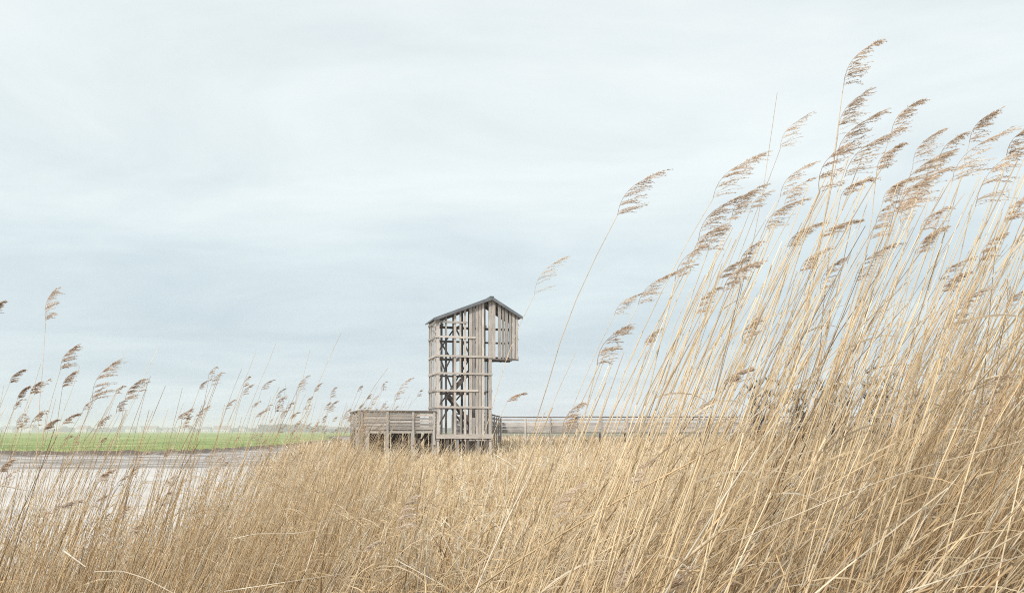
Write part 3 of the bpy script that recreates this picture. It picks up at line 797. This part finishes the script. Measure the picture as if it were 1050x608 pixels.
for bx, by, tx, ty, d, le, slp, lab in LEFT:
    px_reed(bx, by, tx, ty, d, le, slp, lab, G_L, r0=0.0030 if d < 6 else 0.0042, dens=1.2 if d < 6 else 0.9, tone=0.4 + 0.3 * random.random(), leaves=1 if d < 6 else 0)
# bare canes that can be told apart
BARE = [
 (163, 356, 4.6, .38, .5, 'bare leaning cane rising highest between the comb plume and the left-centre row'),
 (82, 375, 4.8, .28, .35, 'bare cane leaning across the plumes on the left'),
 (42, 372, 5.0, .25, .3, 'bare cane beside the tallest left reed'),
 (283, 352, 9.0, .38, .4, 'thin bare cane highest in the left-centre row'),
 (262, 362, 8.0, .35, .4, 'bare cane left of the highest one in the left-centre row'),
 (248, 378, 8.0, .33, .4, 'bare cane over the middle plumes of the left-centre row'),
 (318, 358, 8.5, .22, .25, 'bare cane above the biggest plume of the left-centre row'),
 (350, 341, 8.2, .36, .45, 'bare cane leaning highest just left of the platform'),
 (120, 400, 5.0, .4, .5, 'short bare cane between comb plume and round tufted plume'),
 (398, 377, 7.5, .5, .7, 'thin bare cane slanting over the platform railing'),
 (797, 95, 3.6, .2, .12, 'very thin bare cane standing high left of the tallest reed'),
 (590, 362, 3.3, .3, .45, 'short bare cane beside the lone arching reed'),
]
for x, y, d, le, slp, lab in BARE:
    reed(at(x, y, d), None, le, slp, 0.0024 if d < 7 else 0.0036, lab, G_R if x > 500 else G_L)

# envelope of the right-hand thicket: highest cane tips by pixel column
EX = [480, 540, 600, 650, 700, 760, 820, 870, 930, 990, 1060, 1300]
EY = [470, 430, 370, 320, 262, 205, 180, 140, 165, 150, 130, 100]
def env(x): return np.interp(x, EX, EY)

regions = [((535, 700), 44, 'on the open left flank of the thicket', 'bare canes on the open left flank of the thicket'),
           ((700, 830), 58, 'in the left half of the thicket', 'bare canes in the left half of the thicket'),
           ((830, 950), 56, 'in the middle of the thicket', 'bare canes in the middle of the thicket'),
           ((950, 1090), 48, 'in the thicket by the right edge', 'bare canes by the right edge')]
for (x0, x1), cnt, lab, grp in regions:
    for i in range(cnt):
        x = rng.uniform(x0, x1); d = rng.uniform(1.9, 3.6)
        ytop = env(x) + abs(rng.normal(0, 60)) + rng.uniform(0, 30)
        z = EYE + (HY - ytop) / F * d
        if z > 3.0: d *= 0.85
        le = rng.uniform(0.2, 0.42) * (1.0 if x > 650 else 0.9)
        hasp = rng.random() < 0.10
        o = at(x, ytop, d)
        pv = None
        if hasp:
            a_ = rng.uniform(0.6, 1.1); s_ = rng.uniform(0.10, 0.17)
            pv = np.array([math.cos(a_), rng.uniform(-.2, .2), math.sin(a_)]) * s_
        hi = ytop < env(x) + 45
        where_ = ', its tip up among the plumes' if hi else ', its tip well below the plumes'
        reed(o, pv, le, le + rng.uniform(0, 0.25), rng.uniform(0.0022, 0.0038),
             ('bare cane ' + lab + where_) if not hasp else ('cane with small brown plume ' + lab),
             grp if not hasp else grp.replace('bare canes', 'small-plumed canes'), leaves=int(rng.random() < 0.35), dens=0.7, wy=rng.uniform(-0.06, 0.06))

# fallen and snapped bleached canes lying over the reeds
def fallen(pts, d0, d1, r, label):
    k = len(pts)
    W = np.array([at(x, y, d0 + (d1 - d0) * i / (k - 1)) for i, (x, y) in enumerate(pts)])
    tt = np.linspace(0, k - 1, 16)
    P = np.stack([np.interp(tt, np.arange(k), W[:, i]) for i in range(3)], 1)
    P[1:-1] = (P[:-2] + 2 * P[1:-1] + P[2:]) / 4
    B = Batch(); strands(B, P[None], (r * 0.72 * np.linspace(1, 0.4, 16))[None], np.array([rng.uniform(0.3, 1)]), 5)
    org = P[0]
    tag(link('fallen_reed', B.mesh('fallen_reed', M_PALE, org, True), None, tuple(org)), label, 'reed', 'snapped and fallen canes')
fallen([(762, 552), (850, 513), (930, 483), (1000, 464), (1056, 450)], 1.9, 1.7, 0.0021, 'long pale cane lying nearly level across the right thicket')
fallen([(930, 606), (980, 590), (1056, 567)], 1.5, 1.4, 0.0026, 'pale cane slanting across the bottom right corner')
fallen([(742, 452), (800, 405), (862, 362)], 2.2, 2.1, 0.0018, 'thin cane crossing the upright ones in the thicket above the boardwalk at a low slant')
fallen([(98, 586), (125, 585), (150, 593), (178, 608)], 2.6, 2.4, 0.0036, 'pale curved cane at the bottom left bending down to the right')
fallen([(66, 565), (88, 581)], 2.8, 2.7, 0.006, 'short bright split cane stub in the lower left')
fallen([(240, 552), (262, 547), (300, 547), (325, 543)], 3.4, 3.3, 0.003, 'pale cane lying level in the lower left of the reed bed')
fallen([(230, 606), (290, 597), (350, 588)], 2.6, 2.5, 0.0026, 'thin pale cane along the bottom edge left of centre')
fallen([(452, 530), (475, 553), (505, 572), (522, 583)], 3.2, 3.0, 0.003, 'pale arching cane in the lower middle')
fallen([(0, 497), (30, 503)], 3.0, 3.0, 0.005, 'pale torn leaf blade at the left edge above the water')
fallen([(405, 573), (455, 600)], 3.0, 2.9, 0.003, 'pale cane slanting down to the right at the bottom middle')
fallen([(452, 545), (480, 600), (488, 608)], 2.9, 2.8, 0.0026, 'thin cane bent steeply down in the lower middle')
# bleached plumes low in the bed
px_reed(409, 545, 424, 508, 3.4, .05, .1, 'bleached fluffy plume low in the reed bed below the platform', 'bleached plumes low in the bed', dens=1.2, tone=0.98)
px_reed(630, 604, 645, 578, 2.6, .15, .2, 'bleached plume at the bottom edge right of centre', 'bleached plumes low in the bed', dens=1.1, tone=0.98)
px_reed(372, 566, 388, 556, 3.2, .2, .3, 'small bleached plume in the lower middle of the reed bed', 'bleached plumes low in the bed', dens=0.8, tone=0.98)
px_reed(100, 494, 115, 482, 3.3, .3, .4, 'small pale brown plume in front of the water on the left', G_L, dens=0.9, tone=0.95)
px_reed(60, 522, 82, 514, 2.9, .3, .5, 'pale level plume in front of the water at lower left', G_L, dens=0.9, tone=0.98)
px_reed(0, 484, 12, 472, 3.0, .3, .4, 'brown plume at the left edge in front of the mud', G_L, dens=1.0, tone=0.85)

# ------------------------------------------------------------------ the reed mass nobody could count
def bank_mask(px, py, soft=0.0):
    ins, dn, df = channel(px, py)
    lxx = np.interp(py, [55, 63, 68.5, 71.5, 106, 172, 262], [-420, -100, -45, -30.5, -30.5, -38, -62])
    return (~ins | ((dn < 1.9) & (dn < df))) & ~((px < lxx + 2) & (py > 50)), np.where(ins, 0.15, dn)

def curves(root, H, lean, wx, slope_pow=1.7, k=6, jit=0.0, crook=0.0):
    n = len(root)
    s = np.linspace(0, 1, k)[None, :]
    hor = lean[:, None] * H[:, None] * (0.45 * s + 0.55 * s ** slope_pow)
    P = np.empty((n, k, 3))
    P[..., 0] = root[:, 0:1] + hor * np.cos(wx)[:, None]
    P[..., 1] = root[:, 1:2] + hor * np.sin(wx)[:, None]
    P[..., 2] = root[:, 2:3] + H[:, None] * (s - 0.12 * (np.abs(lean)[:, None]) * s ** 2)
    if crook:
        P[:, 1:, :2] += rng.normal(0, 1, (n, k - 1, 2)) * crook * H[:, None, None]
    return P

bed = Batch()
def patch(px, py, sc=1.0):
    """smooth 0..1 variation over the bed, for taller, lower, lighter and browner patches"""
    return 0.5 + 0.22 * np.sin(px * 0.55 * sc + 1.3 * np.sin(py * 0.31 * sc)) + 0.18 * np.sin(py * 0.83 * sc + px * 0.27 * sc + 2) + 0.12 * np.sin(px * 1.9 * sc - py * 1.3 * sc)
def sample_wedge(n, y0, y1, power, margin=1.2):
    """points with a density falling as 1/Y^power, across the camera's field plus a margin"""
    u = rng.random(n)
    e = 2 - power
    Y = (y0 ** e + u * (y1 ** e - y0 ** e)) ** (1 / e)
    X = rng.uniform(-1, 1, n) * (0.72 * Y + margin)
    return X, Y

# the knee-to-waist high bed across the middle, to and past the boardwalk
X, Y = sample_wedge(105000, 2.4, 95, 1.25, 2.0)
ok, dn = bank_mask(X, Y)
thin = np.clip(dn / 1.2 + (Y < 8) * 0.6, 0, 1)
left_edge = (X < -1) & (Y < 60)
ok &= ~((X < -8) & (Y > 60) & (X < -14))
ok &= (~left_edge) | (rng.random(len(X)) < 0.25 + 0.75 * thin)
ok &= ~((X > -9.5) & (X < 1) & (Y > 40.4) & (Y < 45) & (rng.random(len(X)) < 0.9))      # trampled thin under the deck
X, Y = X[ok], Y[ok]
n_ = len(X)
gap = patch(X + 3, Y * 1.3, 2.2)
keep = (Y > 12) | (rng.random(n_) < np.clip(0.1 + 1.5 * gap, 0, 1))
X, Y = X[keep], Y[keep]; n_ = len(X)
pt = patch(X, Y)
H = (0.72 + 0.28 * pt + np.clip((Y - 10) / 50, 0, 1) * 0.32) * rng.uniform(0.45, 1.12, n_)
H *= np.where(rng.random(n_) < 0.04, 1.35, 1.0)
H = np.where((np.abs(X + 5.2) < 5.2) & (Y > 30) & (Y < 42), H * 0.68, H)           # lower in front of the platform and tower
lean = np.abs(rng.normal(0.24, 0.22, n_)); 
fl = rng.random(n_) < 0.14; lean[fl] = rng.uniform(0.7, 1.6, fl.sum())
wx = rng.normal(0, 0.55, n_); wx[fl] = rng.uniform(-math.pi, math.pi, fl.sum())
lean *= np.where(rng.random(n_) < 0.12, -1, 1)
root = np.stack([X, Y, ground_z(X, Y) - 0.03], 1)
P = curves(root, H, lean, wx, k=5, crook=0.012)
wid = 0.0029 * (1 + Y / 7.5) * rng.uniform(0.6, 1.5, n_)
R = wid[:, None] * np.array([1, 1, 0.9, 0.75, 0.35])[None]
tn = np.clip(rng.normal(0.57, 0.31, n_) + (pt - 0.5) * 0.35 - 0.08 * np.clip((14 - Y) / 8, 0, 1), 0, 1)
near = Y < 7
strands(bed, P[near], R[near], tn[near], 3)
strands(bed, P[~near], R[~near], tn[~near], 1, ang=rng.normal(math.pi / 2, 0.7, (~near).sum()))

# a rougher, taller fringe in front of the platform and the tower
m = 1300
X = rng.uniform(-10.5, 1.5, m); Y = rng.uniform(31, 39, m)
ok, dn = bank_mask(X, Y); X, Y = X[ok], Y[ok]; m = len(X)
root = np.stack([X, Y, ground_z(X, Y) - 0.03], 1)
P = curves(root, rng.uniform(0.65, 1.35, m) * (0.75 + 0.4 * patch(X, Y, 1.7)), np.abs(rng.normal(0.42, 0.15, m)), rng.normal(0, 0.3, m), k=6)
strands(bed, P, (0.0085 * rng.uniform(0.6, 1.4, m))[:, None] * np.linspace(1, 0.35, 6)[None], np.clip(rng.normal(0.6, 0.25, m), 0, 1), 1, ang=rng.normal(math.pi / 2, 0.6, m))

# dead leaves and litter caught among the stems, near field
X, Y = sample_wedge(26000, 2.2, 24, 1.3, 1.5)
ok, dn = bank_mask(X, Y); X, Y = X[ok], Y[ok]; n_ = len(X)
zz = rng.uniform(0.05, 1.0, n_) ** 0.8 * (0.75 + 0.3 * patch(X, Y))
a = rng.uniform(-math.pi, math.pi, n_); le = rng.uniform(0.12, 0.4, n_)
s = np.linspace(0, 1, 5)[None, :]
P = np.empty((n_, 5, 3))
P[..., 0] = X[:, None] + np.cos(a)[:, None] * le[:, None] * s + 0.1 * le[:, None] * s
P[..., 1] = Y[:, None] + np.sin(a)[:, None] * le[:, None] * s
P[..., 2] = zz[:, None] + le[:, None] * (rng.uniform(-0.2, 1.0, n_)[:, None] * s - 0.7 * s ** 2)
R = (0.0021 * (1 + Y / 14.0) * rng.uniform(0.6, 1.4, n_))[:, None] * np.array([0.5, 1, 0.9, 0.6, 0.1])[None]
strands(bed, P, R, np.clip(rng.normal(0.55, 0.25, n_), 0, 1), 1)

# sparse taller canes through the whole bed, some with poor plumes
X, Y = sample_wedge(2600, 4.5, 60, 1.3, 1.0)
ok, dn = bank_mask(X, Y)
ok &= ~((X > -10) & (X < 2) & (Y > 39.5) & (Y < 46))
ok &= (X / Y > -0.72) & ((X / Y < -0.22) | (X / Y > -0.02) | (rng.random(len(X)) < 0.25))
X, Y = X[ok], Y[ok]; n_ = len(X)
H = rng.uniform(0.95, 1.55, n_) + np.clip((X / Y - 0.05) * 2.2, 0, 0.6) * rng.random(n_)
lean = np.abs(rng.normal(0.28, 0.1, n_)); wx = rng.normal(0, 0.3, n_)
root = np.stack([X, Y, ground_z(X, Y) - 0.03], 1)
P = curves(root, H, lean, wx, k=7)
R = (0.0024 * (1 + Y / 22.0))[:, None] * np.linspace(1, 0.4, 7)[None]
strands(bed, P, R, np.clip(rng.normal(0.5, 0.2, n_), 0, 1), 3)

# the fringe of tall canes on the left bank, in front of the water
def fringe(n, xr, dr, hr, pl=0.3, w=0.0026):
    x = rng.uniform(*xr, n); d = rng.uniform(*dr, n)
    X = (x - HX) / F * d; Y = d
    ok, dn = bank_mask(X, Y)
    X, Y = X[ok], Y[ok]; m = len(X)
    H = rng.uniform(*hr, m); lean = np.abs(rng.normal(0.3, 0.09, m)); wx = rng.normal(0, 0.3, m)
    root = np.stack([X, Y, ground_z(X, Y) - 0.03], 1)
    P = curves(root, H, lean, wx, k=8)
    strands(bed, P, (w * rng.uniform(0.7, 1.2, m) * (1 + Y / 25))[:, None] * np.linspace(1, 0.4, 8)[None], np.clip(rng.normal(0.6, 0.25, m), 0, 1), 3)
    return P
plumes_far = Batch()
for (n, xr, dr, hr, pl) in ((800, (-160, 200), (3.4, 6.2), (0.9, 1.8), 0.02), (3000, (-160, 330), (2.8, 7.0), (0.6, 1.25), 0.0), (600, (150, 420), (6.0, 14), (0.6, 1.3), 0.0), (80, (-160, 190), (4.2, 6.4), (1.8, 2.15), 0.3),
                            (620, (120, 400), (6.0, 12.5), (0.9, 1.8), 0.04), (260, (165, 362), (7.5, 12.0), (1.7, 2.25), 0.28),
                            (420, (150, 420), (12, 30), (1.0, 1.8), 0.0)):
    P = fringe(n, xr, dr, hr)
    for c in P:
        if rng.random() < pl:
            a_ = rng.uniform(0.7, 1.2); s_ = rng.uniform(0.07, 0.13)
            plume(plumes_far, c[-1], (math.cos(a_), rng.uniform(-.2, .2), math.sin(a_)), s_, 0.45, (1, rng.uniform(-.3, .3)), False, 0.4)

# the thicket on the right: canes from knee height to well above the eye
def thicket(n, dr, zr, xr=(500, 1330), w=0.0026, pl=0.0, keep=1.0, lean_mu=0.34):
    x = rng.uniform(*xr, n); d = rng.uniform(dr[0] ** 0.8, dr[1] ** 0.8, n) ** 1.25
    z = rng.uniform(*zr, n)
    y = HY - (z - EYE) / d * F
    dens = np.interp(x, [500, 560, 640, 720, 800, 900, 1050, 1300], [0.004, 0.01, 0.03, 0.07, 0.17, 0.42, 0.95, 1.0])
    low = np.clip((y - 430) / 150, 0, 1)
    dens = np.maximum(dens, low * np.interp(x, [500, 560, 660, 760], [0.05, 0.25, 0.7, 1.0]))
    top = env(x) + 60 + rng.exponential(85, n)
    if dr[0] > 3.5: dens = dens * np.where((x > 740) & (x < 950) & (y < 445), 0.3, 1.0)
    ok = (rng.random(n) < dens) & (y > top) & (y < 760)
    x, d, z = x[ok], d[ok], z[ok]; m = len(x)
    lean = np.clip(rng.normal(lean_mu, 0.13, m), 0.0, 0.75)
    odd = (rng.random(m) < 0.13) & (z < 1.75); lean[odd] = rng.uniform(0.6, 1.3, odd.sum())
    wx = rng.normal(0, 0.3, m)
    X = (x - HX) / F * d - lean * z; Y = d.copy()
    root = np.stack([X, Y, np.zeros(m)], 1)
    P = curves(root, z / (1 - 0.12 * lean), lean, wx, k=9, slope_pow=1.9, crook=0.0012)
    Rr = (w * rng.uniform(0.6, 1.35, m) * (1 + Y / 30))[:, None] * np.linspace(1, 0.42, 9)[None]
    tt = np.clip(rng.normal(0.6, 0.27, m), 0, 1)
    strands(bed, P, Rr, tt, 3)
    for c in P:
        if rng.random() < pl:
            a_ = rng.uniform(0.6, 1.1); s_ = rng.uniform(0.08, 0.15)
            plume(plumes_far, c[-1], (math.cos(a_), rng.uniform(-.2, .2), math.sin(a_)), s_, 0.5, (1, rng.uniform(-.3, .3)), False, 0.6)
    return P
thicket(3700, (2.0, 5.0), (0.9, 2.9), w=0.0034, pl=0.02)
thicket(4200, (4.0, 8.5), (1.1, 2.7), w=0.0036, pl=0.015)
P = thicket(2900, (1.9, 4.5), (0.6, 1.75), w=0.0046, lean_mu=0.52)
# sheaths and leaf blades on the thicket canes
for P_ in (thicket(2500, (2.4, 6.0), (1.4, 2.7), w=0.0024), P):
    m = len(P_)
    for rep in range(4):
        i = rng.integers(2, 8, m); b0 = P_[np.arange(m), i]
        le = rng.uniform(0.1, 0.34, m); a = rng.normal(0, 0.7, m); upv = rng.uniform(0.2, 1.3, m)
        s = np.linspace(0, 1, 5)[None, :]
        Q = np.empty((m, 5, 3))
        Q[..., 0] = b0[:, 0:1] + np.cos(a)[:, None] * le[:, None] * s
        Q[..., 1] = b0[:, 1:2] + np.sin(a)[:, None] * le[:, None] * s
        Q[..., 2] = b0[:, 2:3] + le[:, None] * (upv[:, None] * s - 0.5 * s ** 2)
        strands(bed, Q, (0.0023 * rng.uniform(0.5, 1.3, m))[:, None] * np.array([0.4, 1, 0.9, 0.6, 0.08])[None], np.clip(rng.normal(0.6, 0.2, m), 0, 1), 1)
tag(link('reed_bed', bed.mesh('reed_bed', M_BED)), 'dense bed of dry straw-coloured reeds filling the foreground and marsh', 'reeds', kind='stuff')
tag(link('reed_plumes', plumes_far.mesh('reed_plumes', M_PLUME)), 'countless small brown seed plumes scattered through the reed bed', 'reed plumes', kind='stuff')

# ------------------------------------------------------------------ meadow grass along the far bank
n_ = 46000
Y = 60 + 110 * rng.random(n_) ** 2.0
X = -25 - rng.random(n_) * (20 + 0.75 * (Y - 20))
ins, dn, df = channel(X, Y)
lxx = np.interp(Y, [55, 63, 68.5, 71.5, 106, 172, 262], [-420, -100, -45, -30.5, -30.5, -38, -62])
ok = (~ins) & (X < lxx + 2); X, Y, df = X[ok], Y[ok], df[ok]
n_ = len(X)
H = rng.uniform(0.05, 0.16, n_) * np.where(df < 1.5, 1.8, 1.0)
root = np.stack([X, Y, ground_z(X, Y) - 0.02], 1)
P = curves(root, H, rng.normal(0.3, 0.3, n_), rng.uniform(-3, 3, n_), k=3)
G = Batch()
strands(G, P, (0.012 * rng.uniform(0.5, 1.6, n_))[:, None] * np.array([1, 0.7, 0.1])[None], np.clip(rng.normal(0.5, 0.25, n_), 0, 1), 1, ang=rng.normal(math.pi / 2, 0.8, n_))
tag(link('meadow_grass', G.mesh('meadow_grass', M_GRASS)), 'short green grass growing along the far bank of the channel', 'grass', kind='stuff')

# ------------------------------------------------------------------ bare shrubs behind the thicket on the right
def shrub(x, y, d, wpx, label):
    c = at(x, y, d); H = c[2]; w = wpx / F * d
    S = empty('bare_shrub', (c[0], c[1], 0))
    tr = Batch(); tw = Batch()
    ns = 11
    a = rng.uniform(-math.pi, math.pi, ns); sp = rng.uniform(0.1, 0.5, ns) * w
    k = 7; s = np.linspace(0, 1, k)[None, :]
    hh = H * rng.uniform(0.75, 1.0, ns) * (1 - 0.25 * sp / w)
    P = np.stack([(np.cos(a) * sp)[:, None] * s ** 0.8, (np.sin(a) * sp * 0.6)[:, None] * s, hh[:, None] * s], -1)
    P[:, 1:, :2] += rng.normal(0, 0.05, (ns, k - 1, 2))
    strands(tr, P, (0.03 * rng.uniform(0.6, 1.2, ns))[:, None] * np.linspace(1, 0.25, k)[None], rng.uniform(0.2, 0.8, ns), 4)
    nt_ = 3000
    i = rng.integers(0, ns, nt_); j = rng.integers(1, k, nt_); b0 = P[i, j]
    a = rng.uniform(-math.pi, math.pi, nt_); le = rng.uniform(0.2, 0.7, nt_) * (1.15 - j / k * 0.6)
    s = np.linspace(0, 1, 4)[None, :]
    Q = np.stack([b0[:, 0:1] + np.cos(a)[:, None] * le[:, None] * s * 0.7, b0[:, 1:2] + np.sin(a)[:, None] * le[:, None] * s * 0.5, b0[:, 2:3] + le[:, None] * s], -1)
    Q[..., 2] = np.minimum(Q[..., 2], H * 1.05)
    Q[:, 1:, :] += rng.normal(0, 0.02, (nt_, 3, 3))
    strands(tw, Q, np.full((nt_, 4), 0.012) * np.linspace(1, 0.4, 4)[None], rng.uniform(0, 1, nt_), 1)
    link('stems', tr.mesh('stems', M_TWIG), S)
    link('twigs', tw.mesh('twigs', M_TWIG), S)['kind'] = 'stuff'
    tag(S, label, 'shrub', 'bare shrubs beyond the thicket')
shrub(782, 384, 48, 50, 'leftmost dark bare shrub just past the boardwalk end')
shrub(826, 392, 52, 50, 'low bare shrub second from the left behind the thicket')
shrub(864, 380, 47, 60, 'broad bare shrub in the middle behind the thicket canes')
shrub(902, 374, 50, 46, 'tallest bare shrub showing dark between the thicket canes')
shrub(940, 400, 54, 40, 'rightmost bare shrub almost hidden behind the thicket')

# ------------------------------------------------------------------ far shore: woods and a small town in the haze
B = Batch()
def wood_line(x0, x1, d, h0, h1, n):
    x = rng.uniform(x0, x1, n); dd = d * rng.uniform(0.97, 1.06, n)
    X = (x - HX) / F * dd
    hmax = h0 + (h1 - h0) * np.clip(0.5 + 0.3 * np.sin(x * 0.11) + 0.25 * np.sin(x * 0.047 + 1) + 0.2 * np.sin(x * 0.31), 0, 1)
    z = rng.random(n) * hmax
    C = np.stack([X, dd, z], 1)
    A = rng.normal(0, 1, (n, 3)); A /= np.linalg.norm(A, axis=1, keepdims=True)
    Bv = np.cross(A, rng.normal(0, 1, (n, 3))); Bv /= np.linalg.norm(Bv, axis=1, keepdims=True)
    sz = rng.uniform(1.2, 3.2, n)[:, None]
    V = np.stack([C - A * sz, C + Bv * sz, C + A * sz, C - Bv * sz], 1)
    B.add(V, np.arange(n * 4).reshape(-1, 4), None, np.repeat(rng.random(n), 4))
wood_line(-900, 1900, 1900, 5, 14, 26000)
wood_line(265, 332, 1500, 10, 15, 2600)
wood_line(60, 120, 1600, 6, 11, 1500)
wood_line(180, 262, 1700, 4, 10, 1800)
wood_line(330, 1500, 1300, 5, 9, 9000)
tag(link('far_woods', B.mesh('far_woods', M_FARTREE)), 'low blue-grey line of distant woods along the horizon', 'woods', kind='stuff')

def house(x, d, w, h, roofm, label, long=1.6, tower=False):
    X = (x - HX) / F * d
    Hh = empty('tower_block' if tower else 'house', (X, d, 0), rng.uniform(-0.4, 0.4))
    dp = w / long
    link('wall', box_mesh(w, dp, h, M_RENDER), Hh)
    if tower:
        link('roof', box_mesh(w * 0.98, dp * 0.98, 0.8, M_TILE), Hh, (0, 0, h + 0.01))
    else:
        e = 0.4; r = dp * 0.4
        v = [(-w / 2 - e, -dp / 2 - e, h), (w / 2 + e, -dp / 2 - e, h), (w / 2 + e, dp / 2 + e, h), (-w / 2 - e, dp / 2 + e, h), (-w / 2 - e, 0, h + r), (w / 2 + e, 0, h + r)]
        me = bpy.data.meshes.new('roof'); me.from_pydata(v, [], [(0, 1, 5, 4), (2, 3, 4, 5), (0, 4, 3), (1, 2, 5), (0, 3, 2, 1)]); me.materials.append(roofm)
        link('roof', me, Hh)
    nw = max(2, int(w / 5)); wm = box_mesh(1.2, 0.1, 1.5, M_PANE)
    for fl in range(max(1, int(h // 3))):
        for k in range(nw):
            link('window', wm, Hh, (-w / 2 + (k + 0.5) * w / nw, -dp / 2 - 0.03, 1 + fl * 3))
    tag(Hh, label, 'house' if not tower else 'building', 'hazy town on the horizon')
for i, (x, d, w, h, tw_, lab) in enumerate([
    (12, 1500, 22, 6, 0, 'leftmost white house of the hazy town by the left edge'),
    (30, 1650, 30, 8, 0, 'second hazy house from the left edge'),
    (64, 1700, 16, 12, 1, 'small flat-roofed block right of the second hazy house'),
    (86, 1450, 26, 6, 0, 'low white house behind the reeds, before the flat blocks'),
    (112, 1600, 36, 9, 1, 'long flat-roofed pale block in the left half of the town'),
    (134, 1500, 18, 6, 0, 'white house just right of the long flat block'),
    (142, 1650, 20, 12, 1, 'tallest pale block of the town, in its middle'),
    (156, 1480, 24, 6, 0, 'low white house right of the tallest block'),
    (172, 1550, 16, 5, 0, 'small white house left of the plumed reed row'),
    (190, 1500, 28, 6, 0, 'wide white house seen under the start of the reed row'),
    (212, 1520, 18, 6, 0, 'pale house behind the first plumes of the reed row'),
    (228, 1480, 30, 5, 0, 'long low pale building behind the middle of the reed row'),
    (250, 1600, 16, 7, 0, 'small pale house left of the distant wooded rise'),
    (340, 1500, 24, 5, 0, 'low pale house between wooded rise and platform')]):
    house(x, d, w, h, (M_TILE, M_TILE2)[i % 2], lab, 1.6, bool(tw_))

# ------------------------------------------------------------------ haze
mh, t, o = mat_new('marsh_haze'); n = t.nodes.new
pv_ = n('ShaderNodeVolumePrincipled')
pv_.inputs['Color'].default_value = (0.93, 0.92, 1.0, 1); pv_.inputs['Density'].default_value = 0.0006
pv_.inputs['Anisotropy'].default_value = 0.2
t.links.new(pv_.outputs[0], o.inputs['Volume'])
bm_ = box_mesh(10400, 10400, 22, mh)
hz = link('haze', bm_, None, (0, 0, -3.2))
tag(hz, kind='stuff')
hz['label'] = 'thin pale sea haze lying over the whole marsh'
hz['category'] = 'haze'
